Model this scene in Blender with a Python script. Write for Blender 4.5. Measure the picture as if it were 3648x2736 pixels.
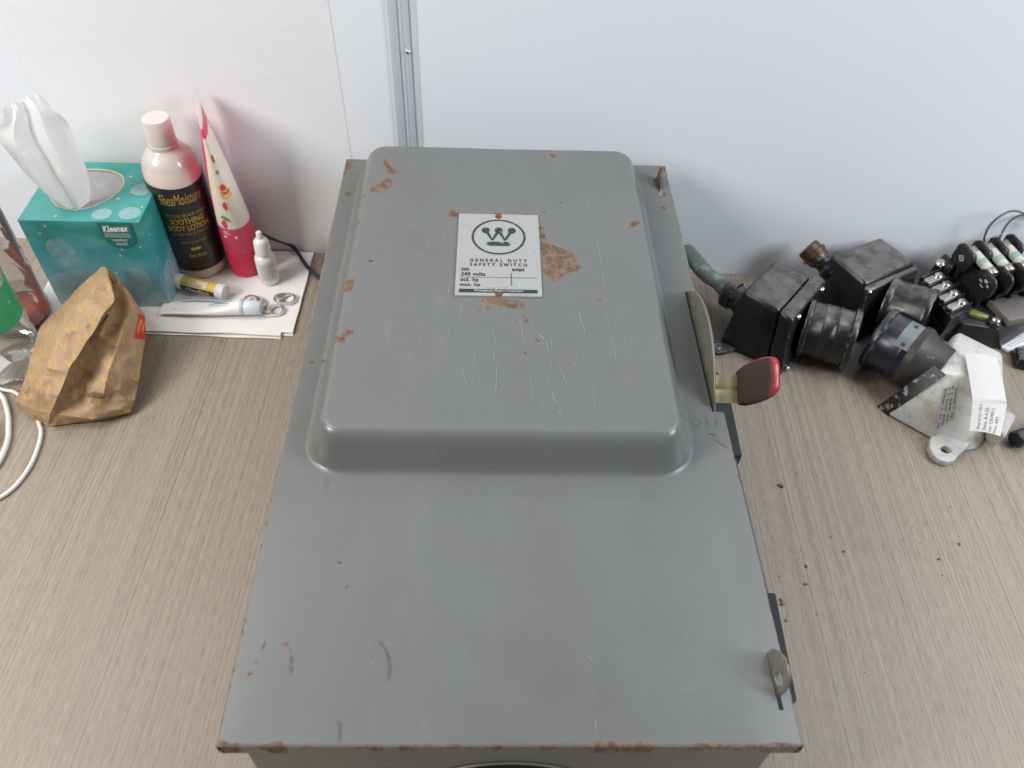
import bpy, bmesh, math, random
import numpy as np
from mathutils import Vector, Matrix, noise as mnoise
random.seed(7); np.random.seed(7)
for o in list(bpy.data.objects): bpy.data.objects.remove(o, do_unlink=True)
sc = bpy.context.scene
COL = sc.collection

# ---------------------------------------------------------------- camera
cam = bpy.data.cameras.new('camera'); camo = bpy.data.objects.new('camera', cam); COL.objects.link(camo)
cam.sensor_width = 36.0; cam.lens = 28.676; cam.clip_start = 0.01; cam.clip_end = 100
Rm = Matrix(((0.999445896, -0.013502787, -0.030423260, -0.0156),
             (-0.010210742, 0.745573251, -0.666345457, -0.1392),
             (0.031680290, 0.666286877, 0.745022253, 0.5749),
             (0, 0, 0, 1)))
camo.matrix_world = Rm
cam.dof.use_dof = True; cam.dof.focus_distance = 0.62; cam.dof.aperture_fstop = 9.0
sc.camera = camo

# ---------------------------------------------------------------- light
world = bpy.data.worlds.new('World'); sc.world = world; world.use_nodes = True
bg = world.node_tree.nodes['Background']
bg.inputs[0].default_value = (0.80, 0.88, 1.0, 1); bg.inputs[1].default_value = 0.13
def area(name, loc, aim, size, power, col):
    l = bpy.data.lights.new(name, 'AREA'); l.shape = 'RECTANGLE'; l.size, l.size_y = size
    l.energy = power; l.color = col
    o = bpy.data.objects.new(name, l); COL.objects.link(o); o.location = loc
    d = Vector(aim) - Vector(loc); o.rotation_euler = d.to_track_quat('-Z', 'Y').to_euler()
    return o
area('ceiling_tube_light_left', (-0.80, 0.36, 1.12), (-0.50, 0.38, 0.0), (0.30, 0.60), 5.4, (1.0, 0.975, 0.94))
area('ceiling_tube_light_right', (0.85, 0.38, 1.12), (0.50, 0.40, 0.0), (0.30, 0.60), 4.2, (0.97, 0.98, 1.0))
area('ceiling_panel_light_left', (-1.30, -0.25, 1.05), (-0.15, 0.60, 0.25), (0.5, 0.6), 19.0, (1.0, 0.965, 0.93))
area('window_light_right', (1.40, -0.20, 1.00), (0.25, 0.60, 0.25), (0.5, 0.6), 18.0, (0.85, 0.925, 1.0))
vs = sc.view_settings; vs.view_transform = 'Standard'; vs.look = 'None'; vs.exposure = 0.10; vs.gamma = 1.0
try: vs.use_curve_mapping = False
except Exception: pass
sc.render.engine = 'CYCLES'

# ---------------------------------------------------------------- helpers
ORG = {}
LIDZ = 0.1425; DH = 0.028; DT = LIDZ + DH
RUST=[[[0.025,0.394],[0.0275,0.3917],[0.0282,0.3826],[0.0307,0.3736],[0.0381,0.3672],[0.0449,0.363],[0.0514,0.3556],[0.0551,0.3451],[0.0517,0.3388],[0.0462,0.3365],[0.0391,0.3312],[0.0342,0.327],[0.0297,0.331],[0.0258,0.335],[0.0251,0.3625]],[[-0.0202,0.303],[-0.0157,0.307],[-0.0092,0.3081],[-0.004,0.3054],[0.0078,0.3047],[0.0109,0.3009],[0.0108,0.2953],[0.0025,0.2969],[-0.0066,0.2977],[-0.0118,0.3023],[-0.015,0.3003],[-0.0156,0.2937],[-0.0169,0.2946],[-0.0169,0.3003]],[[-0.0521,0.408],[-0.0472,0.4129],[-0.0383,0.4072],[-0.0418,0.4035],[-0.0468,0.4029]],[[-0.0166,0.4067],[-0.0094,0.4108],[-0.0021,0.4072],[-0.0021,0.4044],[-0.0166,0.4039]],[[0.0102,0.4069],[0.0168,0.4107],[0.0248,0.4074],[0.0247,0.4052],[0.0102,0.4052]],[[-0.1104,0.4857],[-0.1061,0.4858],[-0.1038,0.4777],[-0.0993,0.4697],[-0.0921,0.466],[-0.0926,0.4625],[-0.098,0.4639],[-0.1015,0.4611],[-0.1064,0.4721]],[[-0.1163,0.4357],[-0.1128,0.4455],[-0.107,0.447],[-0.1033,0.455],[-0.0989,0.4564],[-0.0987,0.446],[-0.1032,0.4382],[-0.1097,0.4367]],[[-0.1266,0.3179],[-0.1243,0.3249],[-0.1165,0.3261],[-0.1145,0.3142],[-0.1173,0.3112],[-0.1243,0.315]],[[-0.124,0.2606],[-0.1217,0.2659],[-0.116,0.2695],[-0.1092,0.2727],[-0.1108,0.2679],[-0.1134,0.2635],[-0.1144,0.2574],[-0.1207,0.259]],[[0.0094,0.2887],[0.0113,0.2897],[0.014,0.2823],[0.0118,0.2817]],[[0.0975,0.392],[0.1008,0.4022],[0.1069,0.4041],[0.108,0.3989],[0.1033,0.3983]],[[-0.1512,0.5288],[-0.1455,0.529],[-0.1347,0.5294],[-0.1351,0.5253],[-0.1448,0.5234],[-0.1428,0.5133],[-0.1471,0.5089],[-0.1491,0.4988],[-0.1518,0.5072]],[[0.1351,0.4994],[0.1406,0.5095],[0.144,0.504],[0.1426,0.4912],[0.1395,0.4884],[0.136,0.493]],[[0.1411,0.5265],[0.1471,0.5332],[0.1534,0.5299],[0.1512,0.5201],[0.1457,0.517]],[[0.1402,0.4815],[0.1444,0.483],[0.1441,0.4784],[0.1404,0.4774]],[[-0.1511,-0.0013],[-0.1494,0.0027],[-0.1457,0.0025],[-0.1447,0.0011],[-0.1391,0.0013],[-0.138,-0.0007],[-0.1447,-0.0021]],[[0.1284,0.0],[0.1312,0.0018],[0.1379,0.0024],[0.1461,0.0011],[0.1504,0.0019],[0.1515,0.0004],[0.1446,-0.0004]],[[0.0839,0.0],[0.0899,0.0011],[0.0995,0.0014],[0.1074,0.0007],[0.1073,-0.0002]],[[0.1117,0.0],[0.1163,0.0012],[0.1207,0.0009],[0.1205,-0.0002]]]
DOTS=[[-0.1202,0.4313,0.00152],[-0.1228,0.4282,0.00114],[-0.1218,0.394,0.00285],[0.0395,0.4958,0.00228],[0.0317,0.4907,0.00152],[0.0442,0.4253,0.00171],[0.0293,0.4118,0.00152],[0.0105,0.2506,0.00152],[0.0183,0.2645,0.00114],[0.0479,0.2505,0.00095],[0.0404,0.2419,0.00095],[0.0847,0.2345,0.00076],[-0.1055,0.3469,0.00114],[-0.0994,0.361,0.00076],[-0.0222,0.2926,0.00095],[-0.0326,0.4081,0.00152],[0.0668,0.3071,0.00114],[-0.0022,0.2676,0.00076],[-0.1404,0.4717,0.00247],[0.1138,0.2608,0.00228],[0.139,0.4606,0.00152],[0.13,0.3585,0.00133],[-0.1424,0.2655,0.00133],[-0.1337,0.2666,0.00114],[-0.1381,0.0427,0.0012],[-0.1233,0.0546,0.0012],[-0.1489,0.0389,0.001],[-0.1404,0.0372,0.0008],[-0.1204,0.0007,0.0014]]
STREAK=[[[-0.1354,0.0556],[-0.1364,0.0497]],[[-0.1215,0.0519],[-0.1197,0.0449],[-0.1187,0.0399],[-0.1187,0.0368]],[[-0.0732,0.0556],[-0.0704,0.0525],[-0.0674,0.0464],[-0.0662,0.0413],[-0.0663,0.0332]],[[-0.0902,0.0127],[-0.0889,0.0103],[-0.0887,0.0085],[-0.0882,0.0018]],[[-0.1501,0.0685],[-0.1479,0.0665]],[[-0.1493,0.0625],[-0.1489,0.0591]],[[-0.1029,0.1048],[-0.1,0.1036]],[[-0.096,0.0872],[-0.0945,0.0895]],[[0.1391,0.1985],[0.1465,0.1923]],[[0.1355,0.2048],[0.1408,0.2025]]]
SCRATCH=[[[-0.0748,0.2895],[-0.0734,0.2961],[-0.0709,0.3018]],[[-0.0546,0.2808],[-0.0535,0.2956]],[[-0.0898,0.2873],[-0.0881,0.2782],[-0.0859,0.2658],[-0.0818,0.2495]],[[-0.0797,0.2802],[-0.0797,0.2721]],[[-0.0357,0.283],[-0.0342,0.2942],[-0.0305,0.3009]],[[-0.0129,0.2763],[-0.0093,0.2544]],[[0.0136,0.2751],[0.0245,0.2629],[0.0284,0.2326]],[[0.0689,0.3043],[0.0706,0.2763],[0.074,0.231]],[[0.0646,0.4467],[0.0683,0.3953],[0.0707,0.3551],[0.0706,0.321]],[[-0.0232,0.2567],[-0.0254,0.2414],[-0.0253,0.222]],[[-0.026,0.2157],[-0.0267,0.1989]],[[0.0025,0.2162],[0.0038,0.192]],[[0.0233,0.2325],[0.0278,0.212],[0.0332,0.1911]],[[-0.0115,0.2501],[-0.0093,0.2303],[-0.0113,0.2037]],[[-0.0344,0.2413],[-0.0277,0.2157]],[[0.0112,0.2557],[0.0131,0.2307],[0.0147,0.2041]],[[0.055,0.2219],[0.0542,0.1943]],[[-0.0679,0.3501],[-0.0644,0.3642]],[[-0.0721,0.2714],[-0.0729,0.2574]],[[-0.0689,0.2878],[-0.0655,0.2751]],[[-0.0556,0.2647],[-0.0568,0.2753]],[[-0.0478,0.2976],[-0.0446,0.2828]],[[0.0609,0.4596],[0.064,0.448]],[[0.0612,0.4518],[0.064,0.4598]],[[-0.052,0.3602],[-0.0513,0.3915]],[[0.0323,0.2443],[0.0392,0.2153]],[[0.0481,0.3018],[0.0536,0.2688]],[[-0.0776,0.2625],[-0.0793,0.2598]],[[-0.0866,0.2597],[-0.0834,0.258]],[[-0.0445,0.281],[-0.0413,0.2633]],[[-0.0637,0.2663],[-0.0601,0.2474]],[[0.0062,0.2895],[0.0101,0.2591]],[[-0.0959,0.4752],[-0.0656,0.4846]],[[-0.0327,0.2669],[-0.0348,0.2547]],[[0.0181,0.2181],[0.021,0.1997]]]
LSCRATCH=[[[0.0371,0.054],[0.0399,0.05]],[[0.0408,0.049],[0.0453,0.0432]],[[-0.0766,0.0413],[-0.074,0.0452]],[[0.0435,0.005],[0.0426,0.0156]],[[-0.0374,0.1188],[-0.015,0.1197]]]
GRIP=[[0.1578,0.0103],[0.1587,0.0127],[0.164,0.0169],[0.17,0.0202],[0.1759,0.0223],[0.1807,0.0229],[0.1845,0.0219],[0.1867,0.0184],[0.1872,0.0119],[0.1873,0.0037],[0.1864,-0.001],[0.1831,-0.0046],[0.1778,-0.0076],[0.1707,-0.0101],[0.1647,-0.0115],[0.1606,-0.0113],[0.1585,-0.0096],[0.1579,-0.005]]
BRK=[[0.1418,0.0092],[0.1572,0.0095],[0.1579,-0.0097],[0.1425,-0.0099]]
FLAKE=[[0.2382,0.261],[0.2553,0.2745],[0.2511,0.2761],[0.2724,0.2717],[0.4169,0.2755],[0.3796,0.2417],[0.275,0.1973],[0.2412,0.1834],[0.2361,0.1679],[0.2141,0.154],[0.2144,0.1508],[0.2136,0.1375],[0.2169,0.1744],[0.2343,0.1966],[0.2357,0.1898],[0.2685,0.211],[0.3736,0.2051],[0.3511,0.191],[0.3486,0.1764],[0.2386,0.1427],[0.2284,0.1455],[0.2672,0.1551],[0.3412,0.2057],[0.3395,0.2208],[0.3533,0.2247],[0.2347,0.1769],[0.2646,0.0952],[0.2624,0.0975],[0.2601,0.127],[0.328,0.2092]]
BAG=[[[-0.3716,0.4466,0.074],[-0.3687,0.4449,0.076],[-0.3658,0.4437,0.076],[-0.3772,0.4644,0.056],[-0.3573,0.4404,0.06],[-0.3519,0.4392,0.045],[-0.3685,0.4713,0.0]],[[-0.393,0.4175,0.066],[-0.3678,0.4067,0.074],[-0.3483,0.4042,0.074],[-0.3624,0.4283,0.05],[-0.3409,0.4128,0.055],[-0.3357,0.4195,0.04],[-0.3581,0.4547,0.0]],[[-0.4125,0.3859,0.056],[-0.383,0.3722,0.066],[-0.3566,0.3662,0.068],[-0.3711,0.389,0.044],[-0.3409,0.376,0.05],[-0.3307,0.3931,0.03],[-0.348,0.4162,0.0]],[[-0.4157,0.3588,0.045],[-0.3922,0.3476,0.055],[-0.3694,0.3414,0.058],[-0.3828,0.3607,0.036],[-0.3466,0.3488,0.04],[-0.3293,0.3619,0.02],[-0.341,0.377,0.0]],[[-0.421,0.3401,0.03],[-0.398,0.3262,0.04],[-0.3803,0.3213,0.04],[-0.3898,0.3346,0.024],[-0.3497,0.327,0.028],[-0.3313,0.3401,0.01],[-0.3373,0.3469,0.0]],[[-0.4328,0.335,0.012],[-0.4103,0.3222,0.02],[-0.3915,0.3162,0.02],[-0.3912,0.3188,0.015],[-0.3597,0.3166,0.012],[-0.3344,0.3315,0.004],[-0.3361,0.3332,0.0]],[[-0.4362,0.3361,0.003],[-0.414,0.3215,0.005],[-0.4019,0.3159,0.003],[-0.3994,0.3168,0.002],[-0.3648,0.3215,0.002],[-0.3362,0.3319,0.001],[-0.3366,0.3321,0.0]]]
TISSUE=[[[-0.4119,0.4982,0.1],[-0.4066,0.494,0.1],[-0.4033,0.4956,0.1],[-0.3986,0.4943,0.1],[-0.397,0.5015,0.099],[-0.396,0.5102,0.098]],[[-0.4216,0.488,0.131],[-0.4057,0.4779,0.133],[-0.3997,0.4866,0.131],[-0.3892,0.482,0.133],[-0.388,0.4986,0.129],[-0.3877,0.5133,0.127]],[[-0.4301,0.485,0.161],[-0.4102,0.4742,0.163],[-0.4027,0.4861,0.161],[-0.3897,0.4806,0.163],[-0.3887,0.5001,0.158],[-0.3873,0.5153,0.155]],[[-0.4356,0.4869,0.185],[-0.4176,0.4786,0.187],[-0.4093,0.491,0.185],[-0.3945,0.4868,0.187],[-0.3911,0.5027,0.182],[-0.3874,0.5139,0.179]],[[-0.4233,0.4844,0.199],[-0.4137,0.4884,0.202],[-0.409,0.4991,0.199],[-0.3958,0.4937,0.202],[-0.3917,0.5026,0.197],[-0.3864,0.5065,0.194]],[[-0.421,0.4883,0.207],[-0.4164,0.4969,0.209],[-0.4137,0.5049,0.208],[-0.4065,0.5062,0.21],[-0.4039,0.5146,0.208],[-0.3945,0.5102,0.203]]]
WCORD1=[[-0.4905,0.3766],[-0.4605,0.3593],[-0.4431,0.3535],[-0.4195,0.3308],[-0.4108,0.3193],[-0.4037,0.3043],[-0.4008,0.277],[-0.4047,0.2544],[-0.4131,0.2409],[-0.4286,0.2293]]
WCORD2=[[-0.4807,0.3641],[-0.4577,0.3522],[-0.4477,0.3403],[-0.44,0.3266],[-0.4345,0.3132],[-0.4296,0.2983],[-0.4281,0.2784],[-0.4308,0.2643]]
BCORD=[[-0.2652,0.5618],[-0.2547,0.5674],[-0.2386,0.5692],[-0.2263,0.5643],[-0.2132,0.5441],[-0.2033,0.5318],[-0.1921,0.5211],[-0.1782,0.5129]]
TAG=[[0.4179,0.3717,0.053],[0.4454,0.3665,0.053],[0.4124,0.348,0.052],[0.4411,0.3437,0.052],[0.4061,0.3224,0.051],[0.435,0.3194,0.051],[0.4051,0.3142,0.047],[0.4356,0.3147,0.047],[0.4034,0.3051,0.04],[0.4318,0.3033,0.04],[0.4014,0.2964,0.034],[0.4263,0.2906,0.034]]
WIRE=[[[0.4887,0.518,0.068],[0.4842,0.515,0.075],[0.4792,0.5108,0.092],[0.4838,0.5101,0.105],[0.4964,0.5147,0.108],[0.5095,0.5147,0.105],[0.5324,0.5181,0.09]],[[0.505,0.52,0.068],[0.5013,0.517,0.075],[0.5044,0.5214,0.088],[0.5114,0.5237,0.095],[0.5171,0.5227,0.097],[0.5352,0.5243,0.09]]]


class NT:
    def __init__(s, name):
        s.m = bpy.data.materials.new(name); s.m.use_nodes = True
        s.t = s.m.node_tree; s.b = s.t.nodes['Principled BSDF']; s.out = s.t.nodes['Material Output']
        s._tc = None
    def n(s, typ, **kw):
        x = s.t.nodes.new(typ)
        for k, v in kw.items(): setattr(x, k, v)
        return x
    def link(s, a, b): s.t.links.new(a, b)
    def put(s, sock, v):
        if hasattr(v, 'links') or isinstance(v, bpy.types.NodeSocket): s.link(v, sock)
        else: sock.default_value = v
    @property
    def obj(s):
        if not s._tc: s._tc = s.n('ShaderNodeTexCoord')
        return s._tc.outputs['Object']
    def mapping(s, vec, scale=(1, 1, 1), rot=(0, 0, 0), loc=(0, 0, 0)):
        m = s.n('ShaderNodeMapping'); s.link(vec, m.inputs[0])
        m.inputs['Scale'].default_value = scale; m.inputs['Rotation'].default_value = rot; m.inputs['Location'].default_value = loc
        return m.outputs[0]
    def noise(s, vec, scale, detail=3, rough=0.55, dist=0):
        x = s.n('ShaderNodeTexNoise'); s.link(vec, x.inputs['Vector'])
        x.inputs['Scale'].default_value = scale; x.inputs['Detail'].default_value = detail
        x.inputs['Roughness'].default_value = rough; x.inputs['Distortion'].default_value = dist
        return x.outputs['Fac']
    def math(s, op, a, b=0.0, c=None, clamp=False):
        x = s.n('ShaderNodeMath', operation=op); x.use_clamp = clamp
        s.put(x.inputs[0], a); s.put(x.inputs[1], b)
        if c is not None: s.put(x.inputs[2], c)
        return x.outputs[0]
    def ramp(s, fac, stops):
        x = s.n('ShaderNodeValToRGB'); s.put(x.inputs[0], fac)
        e = x.color_ramp.elements; c4 = lambda c: (c[0], c[1], c[2], 1) if not isinstance(c, (int, float)) else (c, c, c, 1)
        e[0].position = stops[0][0]; e[0].color = c4(stops[0][1]); e[1].position = stops[-1][0]; e[1].color = c4(stops[-1][1])
        for p, c in stops[1:-1]: k = e.new(p); k.color = c4(c)
        return x.outputs[0]
    def mix(s, f, a, b):
        x = s.n('ShaderNodeMix', data_type='RGBA'); s.put(x.inputs[0], f)
        for i, v in ((6, a), (7, b)):
            if isinstance(v, (tuple, list)): x.inputs[i].default_value = (v[0], v[1], v[2], 1)
            else: s.link(v, x.inputs[i])
        return x.outputs[2]
    def smooth(s, v, lo, hi):
        x = s.n('ShaderNodeMapRange', interpolation_type='SMOOTHSTEP'); s.put(x.inputs[0], v)
        x.inputs[1].default_value = lo; x.inputs[2].default_value = hi
        return x.outputs[0]
    def bump(s, h, strength=0.3, dist=0.001):
        x = s.n('ShaderNodeBump'); x.inputs['Strength'].default_value = strength; x.inputs['Distance'].default_value = dist
        s.link(h, x.inputs['Height']); s.link(x.outputs[0], s.b.inputs['Normal']); return x
    def set(s, color=None, rough=None, metal=None, **kw):
        if color is not None:
            if isinstance(color, (tuple, list)): s.b.inputs['Base Color'].default_value = (*color, 1)
            else: s.link(color, s.b.inputs['Base Color'])
        if rough is not None: s.put(s.b.inputs['Roughness'], rough)
        if metal is not None: s.put(s.b.inputs['Metallic'], metal)
        for k, v in kw.items(): s.put(s.b.inputs[k], v)
        return s.m

def simple(name, col, rough=0.5, metal=0.0, var=0.12, scale=60, bump=0.0, bscale=400, wear=None, wcol=(0.3, 0.3, 0.3), wthr=0.62, wscale=80, **kw):
    t = NT(name); n = t.noise(t.obj, scale, 4)
    c = t.mix(n, tuple(x * (1 - var) for x in col), tuple(min(1, x * (1 + var)) for x in col))
    if wear:
        w = t.smooth(t.noise(t.obj, wscale, 6, 0.65), wthr, wthr + 0.05)
        w = t.math('MULTIPLY', w, wear); c = t.mix(w, c, wcol)
    r = t.math('MULTIPLY_ADD', t.noise(t.obj, scale * 2.3, 3), 0.2, rough - 0.1)
    if bump: t.bump(t.noise(t.obj, bscale, 3), bump, 0.0005)
    return t.set(c, r, metal, **kw)

class G:
    def __init__(s): s.v = []; s.f = []
    def add(s, vs_, fs): 
        o = len(s.v); s.v += [tuple(x) for x in vs_]; s.f += [tuple(i + o for i in f) for f in fs]; return s
    def hexa(s, b, t):
        return s.add(list(b) + list(t), [(3, 2, 1, 0), (4, 5, 6, 7), (0, 1, 5, 4), (1, 2, 6, 5), (2, 3, 7, 6), (3, 0, 4, 7)])
    def box(s, x0, x1, y0, y1, z0, z1):
        b = [(x0, y0), (x1, y0), (x1, y1), (x0, y1)]
        return s.hexa([(x, y, z0) for x, y in b], [(x, y, z1) for x, y in b])
    def obox(s, c, ax, ay, az):      # centre + three half axes
        c, ax, ay, az = map(Vector, (c, ax, ay, az))
        q = [(-1, -1), (1, -1), (1, 1), (-1, 1)]
        return s.hexa([c + ax * i + ay * j - az for i, j in q], [c + ax * i + ay * j + az for i, j in q])
    def lathe(s, prof, base=(0, 0, 0), axis=(0, 0, 1), seg=40, ridges=0, amp=0, caps=True):
        base = Vector(base); q = Vector((0, 0, 1)).rotation_difference(Vector(axis).normalized())
        o = len(s.v); n = len(prof)
        for r, z in prof:
            for k in range(seg):
                a = 2 * math.pi * k / seg
                rr = r * (1 + (amp if ridges and k % 2 else 0))
                s.v.append(tuple(base + q @ Vector((rr * math.cos(a), rr * math.sin(a), z))))
        for i in range(n - 1):
            for k in range(seg):
                k2 = (k + 1) % seg
                s.f.append((o + i * seg + k, o + i * seg + k2, o + (i + 1) * seg + k2, o + (i + 1) * seg + k))
        if caps and prof[0][0] > 1e-6: s.f.append(tuple(o + k for k in reversed(range(seg))))
        if caps and prof[-1][0] > 1e-6: s.f.append(tuple(o + (n - 1) * seg + k for k in range(seg)))
        return s
    def tube(s, path, r, seg=10, flat=1.0, sub=6):
        P = spline([Vector(p) for p in path], sub); o = len(s.v); n = len(P)
        for i, p in enumerate(P):
            t = (P[min(i + 1, n - 1)] - P[max(i - 1, 0)]).normalized()
            up = Vector((0, 0, 1)) if abs(t.z) < 0.95 else Vector((0, 1, 0))
            a = t.cross(up).normalized(); b = a.cross(t)
            for k in range(seg):
                g = 2 * math.pi * k / seg
                s.v.append(tuple(p + a * (r * math.cos(g)) + b * (r * flat * math.sin(g))))
        for i in range(n - 1):
            for k in range(seg):
                k2 = (k + 1) % seg
                s.f.append((o + i * seg + k, o + i * seg + k2, o + (i + 1) * seg + k2, o + (i + 1) * seg + k))
        s.f.append(tuple(o + k for k in range(seg))[::-1]); s.f.append(tuple(o + (n - 1) * seg + k for k in range(seg)))
        return s
    def prism(s, poly, fn, h0, h1):   # poly 2D -> fn(a,b,h)
        n = len(poly)
        return s.add([fn(a, b, h0) for a, b in poly] + [fn(a, b, h1) for a, b in poly],
                     [tuple(range(n))[::-1], tuple(range(n, 2 * n))] + [(i, (i + 1) % n, n + (i + 1) % n, n + i) for i in range(n)])
    def ring(s, outer, inner, fn, h0, h1):
        n = len(outer); V = []
        for h in (h0, h1):
            V += [fn(a, b, h) for a, b in outer] + [fn(a, b, h) for a, b in inner]
        F = []
        for i in range(n):
            j = (i + 1) % n
            F += [(i, n + i, n + j, j), (2 * n + i, 2 * n + j, 3 * n + j, 3 * n + i), (i, j, 2 * n + j, 2 * n + i), (n + j, n + i, 3 * n + i, 3 * n + j)]
        return s.add(V, F)
    def sheet(s, poly, fn):
        return s.add([fn(a, b) for a, b in poly], [tuple(range(len(poly)))])
    def hull(s, pts):
        bm = bmesh.new()
        for p in pts: bm.verts.new(p)
        bmesh.ops.convex_hull(bm, input=bm.verts[:])
        bm.verts.index_update(); bm.verts.ensure_lookup_table()
        used = sorted({v.index for f in bm.faces for v in f.verts}); mp = {k: i for i, k in enumerate(used)}
        bmesh.ops.dissolve_limit(bm, angle_limit=0.06, verts=bm.verts[:], edges=bm.edges[:])
        bm.verts.index_update()
        r = s.add([v.co[:] for v in bm.verts], [[v.index for v in f.verts] for f in bm.faces]); bm.free(); return r
    def text(s, st, w, h, fn, **kw):
        V, F = text_geo(st, w, h, **kw); return s.add([fn(a, b) for a, b in V], F)
    def build(s, name, mat, parent=None, bevel=0, seg=2, ang=38, smooth=True, fix=True, org=None):
        me = bpy.data.meshes.new(name)
        loc = ORG[parent.name] if parent else Vector(org if org else (0, 0, 0))
        me.from_pydata([tuple(Vector(v) - loc) for v in s.v], [], s.f)
        bm = bmesh.new(); bm.from_mesh(me)
        if fix: bmesh.ops.recalc_face_normals(bm, faces=bm.faces[:])
        if bevel:
            ed = [e for e in bm.edges if len(e.link_faces) == 2 and e.calc_face_angle(0) > math.radians(30)]
            bmesh.ops.bevel(bm, geom=ed, offset=bevel, segments=seg, profile=0.5, affect='EDGES', clamp_overlap=True)
        bm.to_mesh(me); bm.free()
        if smooth:
            me.polygons.foreach_set('use_smooth', [True] * len(me.polygons)); me.set_sharp_from_angle(angle=math.radians(ang))
        me.materials.append(mat)
        o = bpy.data.objects.new(name, me); COL.objects.link(o)
        if parent: o.parent = parent
        else: o.location = loc
        ORG[o.name] = loc
        return o

def spline(P, sub):
    if len(P) < 3 or sub <= 1: return P
    out = []
    for i in range(len(P) - 1):
        p0 = P[max(i - 1, 0)]; p1 = P[i]; p2 = P[i + 1]; p3 = P[min(i + 2, len(P) - 1)]
        for k in range(sub):
            t = k / sub
            out.append(0.5 * ((2 * p1) + (p2 - p0) * t + (2 * p0 - 5 * p1 + 4 * p2 - p3) * t * t + (3 * p1 - p0 - 3 * p2 + p3) * t ** 3))
    out.append(P[-1]); return out

def text_geo(st, w, h, space=1.0, shear=0.0, bold=0.0, align='L', keep=False):
    c = bpy.data.curves.new('t', 'FONT'); c.body = st; c.space_character = space; c.shear = shear; c.offset = bold; c.resolution_u = 3
    o = bpy.data.objects.new('t', c); COL.objects.link(o)
    bpy.context.view_layer.update()
    me = o.evaluated_get(bpy.context.evaluated_depsgraph_get()).to_mesh()
    V = [(v.co.x, v.co.y) for v in me.vertices]; F = [tuple(p.vertices) for p in me.polygons]
    bpy.data.objects.remove(o, do_unlink=True); bpy.data.curves.remove(c)
    x0 = min(v[0] for v in V); x1 = max(v[0] for v in V); y0 = min(v[1] for v in V); y1 = max(v[1] for v in V)
    sx = w / (x1 - x0); sy = h / (y1 - y0)
    if keep: sy = sx
    ox = {'L': 0, 'C': -w / 2, 'R': -w}[align]
    return [((a - x0) * sx + ox, (b - y0) * sy) for a, b in V], F

def thing(name, label, cat, loc, group=None):
    o = bpy.data.objects.new(name, None); COL.objects.link(o); o.location = loc; o.empty_display_size = 0.02
    o['label'] = label; o['category'] = cat
    if group: o['group'] = group
    ORG[o.name] = Vector(loc); return o
def tag(o, label, cat, group=None):
    o['label'] = label; o['category'] = cat
    if group: o['group'] = group
    return o
def struct(o): o['kind'] = 'structure'; return o
def circ(cx, cy, rx, ry=None, n=32, a0=0.0):
    ry = rx if ry is None else ry
    return [(cx + rx * math.cos(a0 + 2 * math.pi * k / n), cy + ry * math.sin(a0 + 2 * math.pi * k / n)) for k in range(n)]
def rrect(x0, x1, y0, y1, r, n=5):
    out = []
    for cx, cy, a in ((x1 - r, y1 - r, 0), (x0 + r, y1 - r, 90), (x0 + r, y0 + r, 180), (x1 - r, y0 + r, 270)):
        for k in range(n + 1):
            t = math.radians(a + 90 * k / n); out.append((cx + r * math.cos(t), cy + r * math.sin(t)))
    return out

# ---------------------------------------------------------------- materials
def m_desk():
    t = NT('desk_laminate'); v = t.mapping(t.obj, rot=(0, 0, math.radians(2.0)))
    warp = t.n('ShaderNodeVectorMath', operation='ADD')
    wn = t.n('ShaderNodeTexNoise'); t.link(v, wn.inputs['Vector']); wn.inputs['Scale'].default_value = 7; wn.inputs['Detail'].default_value = 2
    sw = t.n('ShaderNodeVectorMath', operation='SCALE'); t.link(wn.outputs['Color'], sw.inputs[0]); sw.inputs['Scale'].default_value = 0.002
    t.link(v, warp.inputs[0]); t.link(sw.outputs[0], warp.inputs[1]); v = warp.outputs[0]
    a = t.noise(t.mapping(v, (560, 0.55, 1)), 1, 3, 0.65)
    b = t.noise(t.mapping(v, (900, 90, 1)), 1, 3, 0.7)
    c = t.noise(t.mapping(v, (120, 0.9, 1)), 1, 2, 0.5)
    d = t.noise(t.mapping(v, (700, 45, 1), loc=(3, 5, 0)), 1, 1, 0.5)
    s = t.math('ADD', t.math('MULTIPLY', a, 0.50), t.math('ADD', t.math('MULTIPLY', b, 0.36), t.math('MULTIPLY', c, 0.14)))
    col = t.ramp(s, [(0.32, (0.140, 0.108, 0.078)), (0.43, (0.235, 0.188, 0.143)), (0.53, (0.315, 0.257, 0.199)), (0.68, (0.385, 0.323, 0.258))])
    dk = t.smooth(d, 0.64, 0.72); col = t.mix(t.math('MULTIPLY', dk, 0.45), col, (0.16, 0.135, 0.12))
    t.bump(s, 0.25, 0.0004)
    return t.set(col, t.math('MULTIPLY_ADD', a, 0.15, 0.36), 0)
M = {}
M['desk'] = m_desk()
def m_wall():
    t = NT('wall_paint'); n = t.noise(t.obj, 3.0, 4)
    t.bump(t.noise(t.obj, 420, 3), 0.08, 0.0004)
    return t.set(t.mix(n, (0.785, 0.820, 0.875), (0.825, 0.852, 0.895)), 0.42, 0)
M['wall'] = m_wall()
def m_wallpaper():
    t = NT('embossed_white_paper'); v = t.mapping(t.obj, (60, 60, 420))
    n = t.noise(v, 1, 3, 0.6, 0.4); t.bump(n, 0.25, 0.0005)
    return t.set(t.mix(n, (0.775, 0.785, 0.80), (0.83, 0.84, 0.85)), 0.7, 0)
M['wallpaper'] = m_wallpaper()
M['trim'] = simple('trim_metal', (0.64, 0.69, 0.745), 0.4, 0.1, 0.05)
M['trim_white'] = simple('trim_white', (0.74, 0.77, 0.80), 0.4, 0, 0.04)
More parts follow.
